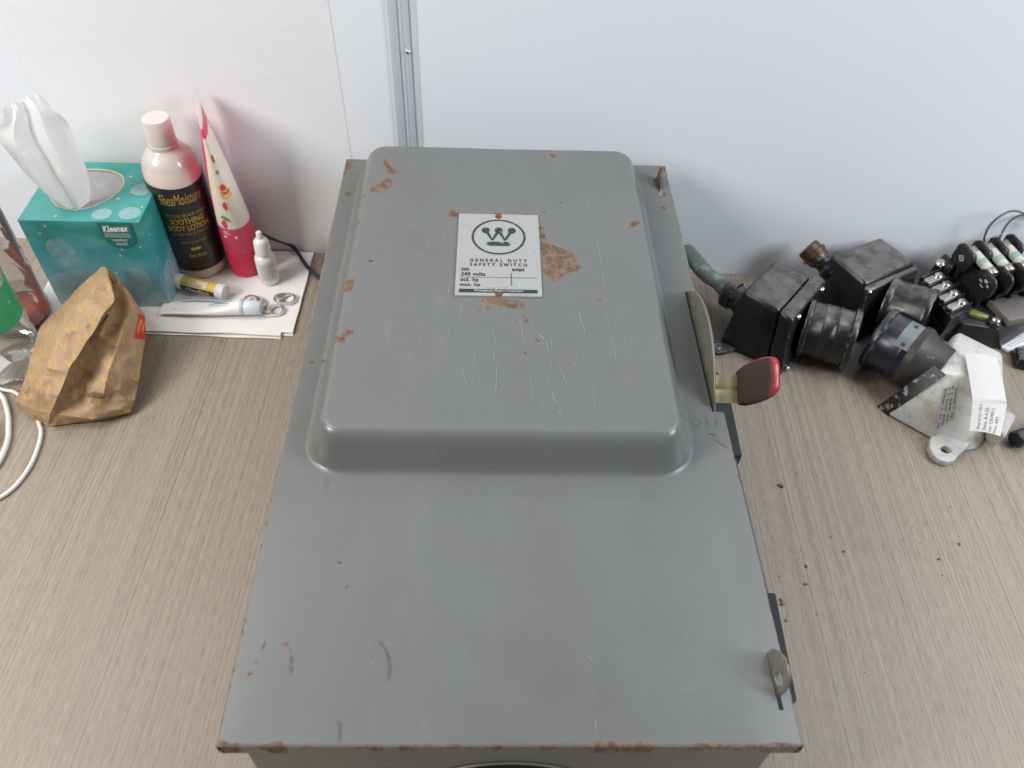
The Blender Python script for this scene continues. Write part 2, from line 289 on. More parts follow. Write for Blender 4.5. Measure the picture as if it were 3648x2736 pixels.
M['steel'] = simple('steel', (0.55, 0.55, 0.54), 0.28, 1.0, 0.15)

def m_grey(with_rust=True):
    t = NT('grey_enamel' if with_rust else 'grey_enamel_box')
    n = t.noise(t.obj, 9, 5, 0.6); n2 = t.noise(t.obj, 160, 3)
    base = t.mix(n, (0.138, 0.144, 0.138), (0.164, 0.170, 0.163))
    base = t.mix(t.math('MULTIPLY', t.smooth(n2, 0.55, 0.75), 0.12), base, (0.23, 0.235, 0.225))
    # faint chalky smears and dirt with their own shape
    sm = t.noise(t.mapping(t.obj, (26, 7, 26)), 1, 5, 0.65); base = t.mix(t.math('MULTIPLY', t.smooth(sm, 0.56, 0.74), 0.14), base, (0.24, 0.248, 0.24))
    gr = t.noise(t.mapping(t.obj, (5, 4, 5), loc=(2, 7, 1)), 1, 6, 0.7); base = t.mix(t.math('MULTIPLY', t.smooth(gr, 0.50, 0.68), 0.35), base, (0.118, 0.120, 0.106))
    spk = t.smooth(t.noise(t.obj, 520, 2), 0.70, 0.76); base = t.mix(t.math('MULTIPLY', spk, 0.35), base, (0.075, 0.068, 0.058))
    rough = t.math('MULTIPLY_ADD', n, 0.14, 0.16)
    rough = t.math('ADD', rough, t.math('MULTIPLY', sm, 0.12))
    peel = t.noise(t.obj, 700, 2)
    if not with_rust:
        t.bump(peel, 0.06, 0.0003); return t.set(base, rough, 0)
    at = t.n('ShaderNodeAttribute', attribute_name='rust'); f = at.outputs['Fac']
    ns = t.math('ADD', t.math('SUBTRACT', t.noise(t.obj, 330, 6, 0.68), 0.5), t.math('MULTIPLY', t.math('SUBTRACT', t.noise(t.obj, 110, 4, 0.6), 0.5), 0.9))
    ns2 = t.math('SUBTRACT', t.noise(t.obj, 1100, 4, 0.6), 0.5)
    fld = t.math('ADD', f, t.math('ADD', t.math('MULTIPLY', ns, 7.0), t.math('MULTIPLY', ns2, 2.2)))
    mask = t.smooth(fld, -0.25, 0.35)
    halo = t.math('MULTIPLY', t.smooth(fld, -3.2, 0.2), 0.42)
    rn = t.noise(t.obj, 190, 7, 0.7)
    rc = t.ramp(rn, [(0.30, (0.055, 0.030, 0.024)), (0.43, (0.115, 0.060, 0.042)), (0.51, (0.165, 0.095, 0.062)), (0.60, (0.19, 0.145, 0.110)), (0.74, (0.24, 0.135, 0.055))])
    flecks = t.smooth(t.noise(t.obj, 300, 6, 0.75), 0.52, 0.62)
    rc = t.mix(t.math('MULTIPLY', flecks, 0.6), rc, (0.185, 0.162, 0.128))
    col = t.mix(halo, base, (0.20, 0.150, 0.105)); col = t.mix(mask, col, rc)
    hgt = t.math('ADD', t.math('MULTIPLY', mask, t.math('MULTIPLY_ADD', rn, 1.2, -1.0)), t.math('MULTIPLY', peel, 0.12))
    t.bump(hgt, 0.5, 0.0005)
    r2 = t.math('ADD', t.math('MULTIPLY', mask, 0.5), t.math('MULTIPLY', rough, t.math('SUBTRACT', 1.0, mask)))
    return t.set(col, t.math('ADD', r2, t.math('MULTIPLY', mask, 0.3)), 0)
M['grey'] = m_grey(); M['greybox'] = m_grey(False)
M['housing'] = simple('housing_slate', (0.014, 0.017, 0.021), 0.75, 0, 0.15)
M['rail'] = simple('rail_bluegrey', (0.07, 0.08, 0.10), 0.6, 0, 0.1)
M['black'] = simple('interior_shade_black', (0.012, 0.012, 0.012), 0.8, 0, 0.1)
def m_rust():
    t = NT('rust_metal'); n = t.noise(t.obj, 500, 6, 0.7); t.bump(n, 0.6, 0.0005)
    return t.set(t.ramp(n, [(0.3, (0.05, 0.025, 0.018)), (0.5, (0.16, 0.075, 0.04)), (0.7, (0.30, 0.15, 0.06))]), 0.85, 0)
M['rust'] = m_rust()
M['olive'] = simple('zinc_olive', (0.21, 0.205, 0.165), 0.40, 0.45, 0.2, 90, wear=0.5, wcol=(0.16, 0.13, 0.08))
M['brass'] = simple('zinc_yellow', (0.40, 0.345, 0.205), 0.34, 0.7, 0.15, 120, wear=0.35, wcol=(0.28, 0.2, 0.1))
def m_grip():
    t = NT('red_vinyl_brown_face'); n = t.noise(t.obj, 130, 5, 0.6)
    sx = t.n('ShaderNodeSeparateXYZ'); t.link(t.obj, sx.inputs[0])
    at = t.n('ShaderNodeAttribute', attribute_name='brown_amt')
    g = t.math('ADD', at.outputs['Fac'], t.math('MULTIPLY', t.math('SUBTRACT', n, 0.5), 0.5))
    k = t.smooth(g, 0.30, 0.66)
    col = t.mix(k, (0.38, 0.011, 0.015), (0.030, 0.0175, 0.012))  # brown on the face, red towards the outer end and sides
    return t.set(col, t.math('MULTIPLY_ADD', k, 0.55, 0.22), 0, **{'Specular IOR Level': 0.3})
M['grip'] = m_grip()
M['latch'] = simple('latch_painted', (0.17, 0.158, 0.138), 0.42, 0.3, 0.15, 150, wear=0.8, wcol=(0.12, 0.065, 0.04), wthr=0.54, wscale=130)
def m_plate():
    t = NT('nameplate_enamel'); n = t.noise(t.obj, 40, 4)
    col = t.mix(n, (0.325, 0.33, 0.322), (0.375, 0.377, 0.365))
    sx = t.n('ShaderNodeAttribute', attribute_name='stain'); f = sx.outputs['Fac']
    k = t.math('ADD', f, t.math('MULTIPLY', t.math('SUBTRACT', t.noise(t.obj, 400, 5, 0.65), 0.5), 2.2))
    col = t.mix(t.math('MULTIPLY', t.smooth(k, -2.2, 0.2), 0.65), col, (0.52, 0.36, 0.17)); col = t.mix(t.smooth(k, 0.0, 0.8), col, (0.20, 0.10, 0.04))
    s1 = t.smooth(t.noise(t.mapping(t.obj, (900, 60, 1), rot=(0, 0, 0.35)), 1, 2), 0.70, 0.74)
    col = t.mix(t.math('MULTIPLY', s1, 0.6), col, (0.72, 0.72, 0.7))
    return t.set(col, 0.34, 0)
M['plate'] = m_plate()
M['haspold'] = simple('hasp_rusty', (0.15, 0.115, 0.085), 0.6, 0.2, 0.3, 200, wear=0.9, wcol=(0.10, 0.045, 0.025), wthr=0.5, wscale=150)
def m_print(name, col, base, amt=0.62, scale=(350, 350, 1)):
    t = NT(name); w = t.smooth(t.noise(t.mapping(t.obj, scale, rot=(0, 0, 0.5)), 1, 6, 0.7), amt, amt + 0.03)
    return t.set(t.mix(w, col, base), 0.4, 0)
M['ink'] = m_print('plate_ink', (0.024, 0.028, 0.032), (0.36, 0.36, 0.35), 0.60)
M['ink2'] = m_print('plate_ink_small', (0.024, 0.028, 0.032), (0.36, 0.36, 0.35), 0.72)
M['inkfaint'] = simple('plate_ink_faint', (0.26, 0.26, 0.26), 0.5)
M['inkwhite'] = simple('plate_white_letters', (0.50, 0.50, 0.49), 0.4)
def m_alpha(name, col, a, sc_=(400, 400, 400), lo=0.42, hi=0.55):
    t = NT(name); n = t.noise(t.mapping(t.obj, sc_), 1, 5, 0.65)
    t.set(col, 0.6, 0); t.link(t.math('MULTIPLY', t.smooth(n, lo, hi), a), t.b.inputs['Alpha']); return t.m
M['scratch'] = m_alpha('pale_scratch', (0.37, 0.38, 0.345), 0.55, (300, 160, 300), 0.40, 0.62)
M['streak'] = m_alpha('rust_streak', (0.13, 0.060, 0.028), 0.95, lo=0.36, hi=0.48)
M['stamp'] = m_alpha('stamped_letters', (0.13, 0.11, 0.09), 0.55, lo=0.38, hi=0.5)

# ================================================================ SETTING
WALL_A, WALL_S = 0.553, -0.05            # wall plane y = WALL_A + WALL_S * x
wn = Vector((-WALL_S, 1, 0)).normalized(); wt = Vector((1, WALL_S, 0)).normalized()
def onwall(x, z, off=0.0):               # point on the wall, off = metres proud of it
    return Vector((x, WALL_A + WALL_S * x, z)) - wn * off
desk = struct(G().add([(-1.3, -0.55, 0), (1.3, -0.55, 0), (1.3, 0.75, 0), (-1.3, 0.75, 0)], [(0, 1, 2, 3)]).build('desk', M['desk']))
g = G()
b0 = [onwall(-1.3, -0.02), onwall(1.3, -0.02), onwall(1.3, 1.3), onwall(-1.3, 1.3)]
g.hexa([p + wn * 0.04 for p in b0], b0); wall = struct(g.build('wall', M['wall']))
def strip(x0, x1, z0, z1, off, name, mat, parent, bevel=0.0007):
    b = [onwall(x0, z0, -0.001), onwall(x1, z0, -0.001), onwall(x1, z1, -0.001), onwall(x0, z1, -0.001)]
    return G().hexa(b, [p - wn * (off + 0.001) for p in b]).build(name, mat, parent, bevel)
strip(-0.1045, -0.0965, 0.002, 1.2, 0.0022, 'trim_rib', M['trim'], wall)
strip(-0.0963, -0.0917, 0.002, 1.2, 0.0008, 'trim_gap_cover', M['trim_white'], wall, 0.0003)
strip(-0.0915, -0.0865, 0.002, 1.2, 0.0020, 'trim_rib', M['trim'], wall)
strip(-0.0860, -0.0800, 0.002, 1.2, 0.0005, 'trim_flange', M['trim_white'], wall, 0.0002)
for zz in (0.233, 0.60):
    p = onwall(-0.0890, zz, 0.0019)
    G().lathe([(0.0021, 0), (0.0021, 0.0006), (0.0014, 0.0013), (0, 0.0014)], p, -wn, 20).build('trim_screw', M['steel'], wall)
# embossed paper hung on the wall behind the toiletries
g = G(); nx, nz = 24, 40
for j in range(nz + 1):
    for i in range(nx + 1):
        z = 0.0006 + 0.7 * j / nz; x = -0.4405 + (0.2865 + 0.004 * (1 - z / 0.28)) * i / nx - 0.006 * (z - 0.15) * (1 - i / nx)
        g.v.append(tuple(onwall(x, z, 0.00025)))
for j in range(nz):
    for i in range(nx):
        a = j * (nx + 1) + i; g.f.append((a, a + 1, a + nx + 2, a + nx + 1))
o = g.build('wall_paper_sheet', M['wallpaper'], org=tuple(onwall(-0.3, 0, 0)), fix=False)
tag(o, 'white embossed paper sheet hanging on the wall behind the tissue box and lotion', 'paper')

# ================================================================ SAFETY SWITCH
SW = thing('safety_switch', 'large worn grey steel safety switch box lying in the middle of the desk', 'safety switch', (0, 0.264, 0))
LY = 0.5276
xs = np.unique(np.round(np.concatenate([np.linspace(-0.15, 0.15, 221), [-0.1488, 0.1488, 0.1416, 0.1413, 0.1439, 0.1383, 0.1405]]), 5))
ys = np.unique(np.round(np.concatenate([np.linspace(0, LY, 381), [0.0012, LY - 0.0012, 0.2240, 0.3495, 0.0185, 0.0500, 0.4790, 0.5040]]), 5))
X, Y = np.meshgrid(xs, ys)
def rr_sdf(X, Y, cx, cy, hx, hy, r):
    qx = np.abs(X - cx) - hx + r; qy = np.abs(Y - cy) - hy + r
    return np.hypot(np.maximum(qx, 0), np.maximum(qy, 0)) + np.minimum(np.maximum(qx, qy), 0) - r
d = -rr_sdf(X, Y, -0.006, 0.3440, 0.1285, 0.1765, 0.027)
run = 0.0165
s_ = np.clip(d / run, 0, 1)
prof = np.where(s_ < 0.16, (s_ / 0.16) ** 2 * 0.096, np.where(s_ > 0.60, 1 - ((1 - s_) / 0.40) ** 2 * 0.24, 0.096 + (s_ - 0.16) / 0.44 * 0.664))
Z = LIDZ + DH * prof
# slight waviness of pressed sheet, shallow dent below the raised part
Z += 0.00025 * np.sin(X * 31 + 1.2) * np.cos(Y * 17) + 0.00016 * np.sin(X * 83 + Y * 41) * np.sin(Y * 67 - X * 29 + 2) + 0.0006 * np.exp(-((Y - 0.158) / 0.006) ** 2) * (np.abs(X + 0.006) < 0.11) * -1
ed = np.minimum(np.minimum(X + 0.15, 0.15 - X), np.minimum(Y, LY - Y)); Z -= np.where(ed < 0.0006, 0.0009, 0)
# rust field (mm, positive inside)
def poly_sdf(X, Y, P):
    P = np.array(P); n = len(P); dd = np.full(X.shape, 1e9); ins = np.zeros(X.shape, bool)
    for i in range(n):
        a = P[i]; b = P[(i + 1) % n]; e = b - a; wx = X - a[0]; wy = Y - a[1]
        t = np.clip((wx * e[0] + wy * e[1]) / (e @ e + 1e-12), 0, 1)
        dd = np.minimum(dd, np.hypot(wx - e[0] * t, wy - e[1] * t))
        if abs(e[1]) > 1e-9:
            c = ((a[1] > Y) != (b[1] > Y)) & (X < e[0] * (Y - a[1]) / e[1] + a[0]); ins ^= c
    return np.where(ins, dd, -dd)
rust = np.full(X.shape, -12.0)
for P in RUST: rust = np.maximum(rust, poly_sdf(X, Y, P) * 1000 + 0.2)
for x, y, r in DOTS: rust = np.maximum(rust, (r - np.hypot(X - x, Y - y)) * 1000)
rng = np.random.RandomState(3)
def wig(u, f): 
    k = np.linspace(0, 1, f); return np.interp(u, k, rng.uniform(0, 1, f))
for dist, u, f, amp in ((Y, (X + 0.15) / 0.3, 46, 1.5), (0.15 - X, Y / LY, 70, 1.0), (X + 0.15, Y / LY, 70, 0.9), (LY - Y, (X + 0.15) / 0.3, 40, 1.0)):
    rust = np.maximum(rust, (wig(u, f) ** 2.0) * amp * 1.9 - 0.6 - dist * 1000)
keep = np.ones((len(ys) - 1, len(xs) - 1), bool)
xc = (xs[:-1] + xs[1:]) / 2; yc = (ys[:-1] + ys[1:]) / 2
XC, YC = np.meshgrid(xc, yc)
keep &= ~((XC > 0.1416) & (YC > 0.2240) & (YC < 0.3495))                       # handle notch
keep &= ~((XC > 0.1413) & (XC < 0.1439) & (YC > 0.0185) & (YC < 0.0500))      # latch slots
keep &= ~((XC > 0.1383) & (XC < 0.1405) & (YC > 0.4790) & (YC < 0.5040))
g = G(); nX = len(xs)
g.v = [tuple(p) for p in np.stack([X, Y, Z], -1).reshape(-1, 3)]
jj, ii = np.nonzero(keep)
g.f = [(j * nX + i, j * nX + i + 1, (j + 1) * nX + i + 1, (j + 1) * nX + i) for j, i in zip(jj.tolist(), ii.tolist())]
nbase = len(g.v)
SK = 0.0105; rlist = rust.reshape(-1).tolist()
def skirt(idx, dx, dy, cham):
    n = len(idx); a = len(g.v)
    for k, q in enumerate(idx):
        x, y, z = g.v[q]; e = 0
        if cham and (k == 0 or k == n - 1): e = 0.003 if k == 0 else -0.003
        g.v.append((x + dx + e, y + dy, LIDZ - SK)); rlist.append(rlist[q] - 1.5)
    for k in range(n - 1): g.f.append((idx[k], a + k, a + k + 1, idx[k + 1]))
skirt([i for i in range(nX)], 0, 0, True)
skirt([(len(ys) - 1) * nX + i for i in range(nX)], 0, 0, True)
skirt([j * nX for j in range(len(ys))], 0, 0, True) if False else skirt([j * nX for j in range(len(ys))], 0, 0, False)
jn0 = int(np.argmin(abs(ys - 0.2240))); jn1 = int(np.argmin(abs(ys - 0.3495))); i0 = int(np.argmin(abs(xs - 0.1416)))
skirt([j * nX + nX - 1 for j in range(0, jn0 + 1)], 0, 0, False); skirt([j * nX + nX - 1 for j in range(jn1, len(ys))], 0, 0, False)
skirt([jn0 * nX + i for i in range(i0, nX)], 0, 0, False); skirt([jn1 * nX + i for i in range(i0, nX)], 0, 0, False)
cover = g.build('cover', M['grey'], SW, fix=False, ang=50)
cover['label'] = 'pressed grey steel cover with raised panel, rust spots and scratches'
at_ = cover.data.attributes.new('rust', 'FLOAT', 'POINT'); at_.data.foreach_set('value', np.array(rlist, dtype=np.float32))

def ribbon(g, pts, z, w, rnd):
    P = spline([Vector((p[0], p[1], z)) for p in pts], 5) if len(pts) > 2 else [Vector((pts[0][0] + (pts[1][0] - pts[0][0]) * k / 4, pts[0][1] + (pts[1][1] - pts[0][1]) * k / 4, z)) for k in range(5)]
    n = len(P); o = len(g.v)
    for i, p in enumerate(P):
        t = (P[min(i + 1, n - 1)] - P[max(i - 1, 0)]).normalized(); a = Vector((-t.y, t.x, 0))
        ww = w * (0.25 + math.sin(math.pi * (i + 0.3) / (n - 0.4)) * rnd.uniform(0.5, 1.0)); j = rnd.uniform(-0.2, 0.2) * w
        g.v += [tuple(p + a * (ww / 2 + j)), tuple(p - a * (ww / 2 - j))]
    for i in range(n - 1): g.f.append((o + 2 * i, o + 2 * i + 1, o + 2 * i + 3, o + 2 * i + 2))
rnd = random.Random(5); g = G()
for k, P in enumerate(SCRATCH): ribbon(g, P, DT + 0.00042, rnd.uniform(0.0004, 0.0009), rnd)
for k in range(15):
    x = rnd.uniform(-0.105, 0.09); y = rnd.uniform(0.20, 0.33); L = rnd.uniform(0.006, 0.035); a = rnd.gauss(0.05, 0.22)
    ribbon(g, [(x, y), (x + L * 0.5 * math.sin(a) + rnd.uniform(-.0006, .0006), y - L * 0.5), (x + L * math.sin(a), y - L)], DT + 0.00042, rnd.uniform(0.0003, 0.0006), rnd)
for P in LSCRATCH: ribbon(g, P, LIDZ + 0.0005, 0.0006, rnd)
o = g.build('scratch_marks', M['scratch'], cover, fix=False); o['kind'] = 'stuff'
g = G()
for P in STREAK: ribbon(g, P, LIDZ + 0.0005, 0.0007, rnd)
o = g.build('rust_streaks', M['streak'], cover, fix=False); o['kind'] = 'stuff'
g = G(); g.text('OFF', 0.0205, 0.0062, lambda a, b: (0.1250 + a, 0.2108 + b, LIDZ + 0.0005), space=1.5, bold=-0.012)
g.build('stamped_off_letters', M['stamp'], cover, fix=False)

# body under the cover: five walls (a black block inside stands in for the shade)
BX, BY0, BY1, BT = 0.139, 0.0035, 0.5240, 0.1385
g = G()
def knock(cx, cz, r, n=40):
    return [(cx + r * math.cos(2 * math.pi * k / n), cz + r * math.sin(2 * math.pi * k / n)) for k in range(n)]
# front wall with a round knockout opening
cx, cz, r = 0.000, 0.0572, 0.048; n = 48; o0 = len(g.v)
inner = knock(cx, cz, r, n)
def sq(a, b):
    dx, dz = a - cx, b - cz; k = 1e9
    for lim, dd in ((BX - cx, dx), (-BX - cx, dx), (BT - cz, dz), (0.0 - cz, dz)):
        if dd * lim > 1e-9: k = min(k, lim / dd)
    return (cx + dx * k, cz + dz * k)
outer = [sq(a, b) for a, b in inner]
for a, b in outer: g.v.append((a, BY0, b))
for a, b in inner: g.v.append((a, BY0, b))
for a, b in inner: g.v.append((a, BY0 + 0.002, b))
for k in range(n):
    j = (k + 1) % n; g.f += [(k, j, n + j, n + k), (n + k, n + j, 2 * n + j, 2 * n + k)]
for cxx, czz in ((-BX, 0), (BX, 0), (-BX, BT), (BX, BT)): pass
c4_ = len(g.v); g.v += [(-BX, BY0, 0), (BX, BY0, 0), (BX, BY0, BT), (-BX, BY0, BT)]
def near(a, b): return min(range(n), key=lambda k: 0 if False else (outer[k][0] - a) ** 2 + (outer[k][1] - b) ** 2)
for q, (a, b) in enumerate(((-BX, 0), (BX, 0), (BX, BT), (-BX, BT))):
    best = None
    for k in range(n):
        j = (k + 1) % n
        p, q2 = outer[k], outer[j]
        e1 = abs(abs(p[0]) - BX) < 1e-6; e2 = abs(abs(q2[0]) - BX) < 1e-6
        if e1 != e2 and (p[0] * a > 0 or q2[0] * a > 0) and abs((p[1] + q2[1]) / 2 - b) < 0.04:
            if (e1 and p[0] * a > 0) or (e2 and q2[0] * a > 0): best = (k, j)
    if best: g.f.append((best[0], c4_ + q, best[1]))
g.box(-BX, -BX + 0.002, BY0 + 0.0001, BY1, 0, BT); g.box(BX - 0.002, BX, BY0 + 0.0001, BY1, 0, BT); g.box(-BX + 0.002, BX - 0.002, BY1 - 0.002, BY1, 0, BT)
g.box(-BX + 0.002, BX - 0.002, BY0 + 0.003, BY1 - 0.002, 0.0005, 0.003)
body = g.build('enclosure_body', M['greybox'], SW, ang=35)
g = G(); g.ring(circ(cx, cz, 0.0500, n=48), circ(cx, cz, 0.0479, n=48), lambda a, b, h: (a, BY0 - h, b), 0.0002, 0.0012); g.build('knockout_rim', M['greybox'], body, 0.0006)
G().box(-BX + 0.006, BX - 0.006, BY0 + 0.012, BY1 - 0.006, 0.004, 0.125).build('interior_shade_block', M['black'], body)  # solid black filler, paints the shade of the hollow body
# right hand side: handle housing, side rail, latch housing
g = G(); pts = [(0.139, 0.2178), (0.1722, 0.2185), (0.1738, 0.2700)] + [(0.139 + 0.0347 * math.cos(t) ** 0.8, 0.275 + 0.042 * math.sin(t) ** 0.8) for t in [math.pi / 2 * k / 8.001 for k in range(1, 9)]]
g.prism(pts, lambda a, b, h: (a, b, h), 0.05, 0.1); g.build('handle_housing', M['housing'], SW, 0.0012)
G().box(0.139, 0.1683, 0.1092, 0.2176, 0.045, 0.098).build('side_rail', M['rail'], SW, 0.0012)
g = G(); pts = [(0.139, 0.030), (0.1560, 0.030), (0.1690, 0.040), (0.1718, 0.1088), (0.139, 0.1088)]
g.prism(pts, lambda a, b, h: (a, b, h), 0.045, 0.1); g.build('latch_housing', M['housing'], SW, 0.0012)

# handle: disc through the cover notch, bent bracket, red grip
PIV = Vector((0.1436, 0.2872, 0.092)); RD = 0.0800
handle = G().lathe([(0, -0.0008), (RD - 0.0005, -0.0008), (RD, -0.0003), (RD, 0.0003), (RD - 0.0005, 0.0008), (0, 0.0008)], PIV, (1, 0, 0), 120).build('handle_disc', M['olive'], SW)
for yy, zz, ww in ((0.3225, 0.1535, 0.0055), (0.262, 0.1505, 0.0065)):
    rr = Vector((0, yy - PIV.y, zz - PIV.z)).normalized(); tt = Vector((0, rr.z, -rr.y))
    c = Vector((0.14245, yy, zz))
    G().prism(rrect(-ww, ww, -0.0014, 0.0014, 0.0013), lambda a, b, h: c + tt * a + rr * b + Vector((-h, 0, 0)), -0.0001, 0.0005).build('disc_slot', M['brass'], handle)
C0 = Vector((0.152, 0.2345, 0.155)); RN = Vector((0, -0.644, 0.765)); TT = Vector((0, 0.765, 0.644))
hm = lambda a, b, h: Vector((a, 0, 0)) + Vector((0, C0.y, C0.z)) + TT * b + RN * h
g = G(); nb = 14
for hh in (-0.001, 0.001):
    for i in range(nb + 1):
        for j in range(nb + 1):
            x = 0.1434 + (0.166 - 0.1434) * i / nb; t = -0.0098 + 0.0193 * j / nb
            cr = 0.0016 * math.exp(-((t + 0.0005) / 0.0011) ** 2) * (1 if i < 4 or 8 < i < 12 else 0.25)
            g.v.append(tuple(hm(x, t, hh - cr + (0.0016 * ((4 - i) / 4) ** 2 if i < 4 else 0) * -1)))
N1 = (nb + 1) ** 2
for i in range(nb):
    for j in range(nb):
        a = i * (nb + 1) + j; q = (a, a + 1, a + nb + 2, a + nb + 1); g.f += [q[::-1], tuple(k + N1 for k in q)]
brd = [i * (nb + 1) for i in range(nb + 1)] + [nb * (nb + 1) + j for j in range(1, nb + 1)] + [i * (nb + 1) + nb for i in range(nb - 1, -1, -1)] + [j for j in range(nb - 1, 0, -1)]
for k in range(len(brd)): a, b = brd[k], brd[(k + 1) % len(brd)]; g.f.append((a, b, b + N1, a + N1))
g.build('handle_bracket', M['brass'], SW)
# grip: rounded paddle lofted from its outline
out = np.array(GRIP); cen = out.mean(0); g = G(); lv = [(-0.0062, 0.80), (-0.0056, 0.92), (-0.0035, 0.985), (0, 1.0), (0.0035, 0.985), (0.0056, 0.92), (0.0064, 0.82), (0.0069, 0.6), (0.0071, 0.3)]
OP = [Vector((p[0], p[1], 0)) for p in GRIP]; OP = spline(OP + [OP[0]], 4)[:-1]; n = len(OP); brown_amt = []
for h, k in lv:
    for p in OP:
        q = cen + (np.array(p[:2]) - cen) * k; g.v.append(tuple(hm(q[0], q[1], h)))
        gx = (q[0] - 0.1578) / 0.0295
        brown_amt.append(max(0.0, min(1.2, (1.55 - gx * 1.35) * (1.0 if h > 0.004 else 0.45)) ))
for l in range(len(lv) - 1):
    for k in range(n): j = (k + 1) % n; g.f.append((l * n + k, l * n + j, (l + 1) * n + j, (l + 1) * n + k))
g.f.append(tuple(range(n))[::-1]); g.f.append(tuple((len(lv) - 1) * n + k for k in range(n)))
grip = g.build('handle_grip', M['grip'], SW, fix=True, ang=60); grip['label'] = 'red plastic grip with a brown face'
a_ = grip.data.attributes.new('brown_amt', 'FLOAT', 'POINT'); a_.data.foreach_set('value', np.array(brown_amt, dtype=np.float32))

# latch hasps standing in the slots of the cover
def hasp(pts, x, th, hole, lean, mat, y0):
    g = G(); z0 = LIDZ - 0.004
    fn = lambda a, b, h: (x + h + lean * (b - z0) * (1.5 - 45 * a if hole else 1), y0 + a, b)
    if hole:
        (hc, hz, hr, hr2) = hole; nn = len(pts)
        inn = []
        for a, b in pts:
            t = math.atan2((b - hz), (a - hc)); inn.append((hc + hr * math.cos(t), hz + hr2 * math.sin(t)))
        g.ring(pts, inn, fn, 0, th)
    else: g.prism(pts, fn, 0, th)
    return g.build('latch_hasp', mat, SW, 0.0004, seg=1)
z0 = LIDZ
hasp([(0.000, z0 - .003), (0.004, z0 - .003), (0.010, z0 - .003), (0.018, z0 - .003), (0.022, z0 - .003), (0.024, z0 + .003), (0.0235, z0 + .007), (0.021, z0 + .0105), (0.019, z0 + .0135), (0.014, z0 + .0165), (0.009, z0 + .0165), (0.004, z0 + .0145), (0.0015, z0 + .011), (0.000, z0 + .005)],
     0.1412, 0.0016, (0.0070, z0 + .0050, 0.0036, 0.0034), 0.17, M['latch'], 0.0258)
hasp([(0.000, z0 - .003), (0.010, z0 - .003), (0.020, z0 - .003), (0.0205, z0 + .006), (0.019, z0 + .012), (0.015, z0 + .0145), (0.009, z0 + .011), (0.004, z0 + .008), (0.001, z0 + .003)],
     0.1382, 0.0012, None, 0.10, M['haspold'], 0.4862)

# nameplate, printed, held by two rusty rivets
PC = Vector((-0.0081, 0.3573, 0)); PW, PH = 0.0322, 0.0493; PZ = DT + 0.0003
g = G(); nx, ny = 32, 48; xs2 = np.linspace(-PW, PW, nx + 1); ys2 = np.linspace(-PH, PH, ny + 1); st = []
for y in ys2:
    for x in xs2:
        g.v.append((PC.x + x, PC.y + y, PZ + 0.0009)); st.append(max(3.2 - 1000 * math.hypot(x + 0.0002, (y - 0.0464) * 0.8), 3.4 - 1000 * math.hypot(x - 0.0003, (y + 0.0470) * 0.8)))
for j in range(ny):
    for i in range(nx): a = j * (nx + 1) + i; g.f.append((a, a + 1, a + nx + 2, a + nx + 1))
brd = [i for i in range(nx + 1)] + [j * (nx + 1) + nx for j in range(1, ny + 1)] + [ny * (nx + 1) + i for i in range(nx - 1, -1, -1)] + [j * (nx + 1) for j in range(ny - 1, 0, -1)]
o0 = len(g.v)
for k in brd: x, y, z = g.v[k]; g.v.append((x, y, PZ - 0.0004)); st.append(-5)
for k in range(len(brd)): j = (k + 1) % len(brd); g.f.append((brd[j], brd[k], o0 + k, o0 + j))
plate = g.build('nameplate', M['plate'], cover, fix=False); plate['label'] = 'white enamelled nameplate with black crowned W emblem and lettering'
a_ = plate.data.attributes.new('stain', 'FLOAT', 'POINT'); a_.data.foreach_set('value', np.array(st, dtype=np.float32))
for yy in (0.0464, -0.0475):
    G().lathe([(0.0024, 0), (0.0022, 0.0008), (0.0012, 0.0014), (0, 0.0015)], (PC.x, PC.y + yy, PZ + 0.0009), (0, 0, 1), 20).build('rivet', M['rust'], plate) if False else \
    G().lathe([(0.0024, 0), (0.0022, 0.0008), (0.0012, 0.0014), (0, 0.0015)], (PC.x, PC.y + yy, PZ + 0.0009), (0, 0, 1), 20).build('rivet', M['rust'], cover)
ZI = PZ + 0.00115
pf = lambda a, b: (PC.x + a, PC.y + b, ZI)
emb = G()
ro, ri = circ(0, 0.0200, 0.0213, 0.0221, 72), circ(0, 0.0200, 0.0196, 0.0204, 72); o0 = len(emb.v)
emb.v += [pf(*p) for p in ro + ri]
for k in range(72): j = (k + 1) % 72; emb.f.append((o0 + k, o0 + j, o0 + 72 + j, o0 + 72 + k))
def stroke(g, a, b, w0, w1):
    a, b = Vector((*a, 0)), Vector((*b, 0)); t = (b - a).normalized(); n_ = Vector((-t.y, t.x, 0))
    g.add([pf(*(a + n_ * w0)[:2]), pf(*(b + n_ * w1)[:2]), pf(*(b - n_ * w1)[:2]), pf(*(a - n_ * w0)[:2])], [(0, 1, 2, 3)])
zo = ZI
for k, cxk in enumerate((-0.0103, 0.0, 0.0105)):
    pf = lambda a, b: (PC.x + a, PC.y + b, ZI + 0.00005); emb.sheet(circ(cxk, 0.0279, 0.0031, 0.0038, 28), pf)
for q, (a, b) in enumerate((((-0.0096, 0.0268), (-0.0050, 0.0152)), ((-0.0006, 0.0262), (-0.0050, 0.0152)), ((0.0006, 0.0262), (0.0050, 0.0152)), ((0.0098, 0.0268), (0.0050, 0.0152)))):
    pf = lambda a, b, q=q: (PC.x + a, PC.y + b, ZI + 0.0001 + q * 0.00004); stroke(emb, a, b, 0.00125, 0.0006)
pf = lambda a, b: (PC.x + a, PC.y + b, ZI)
emb.sheet(rrect(-0.0092, 0.0092, 0.0086, 0.0136, 0.00249, 8), pf)
emb.build('emblem', M['ink'], plate, fix=False, smooth=False)
L = G()
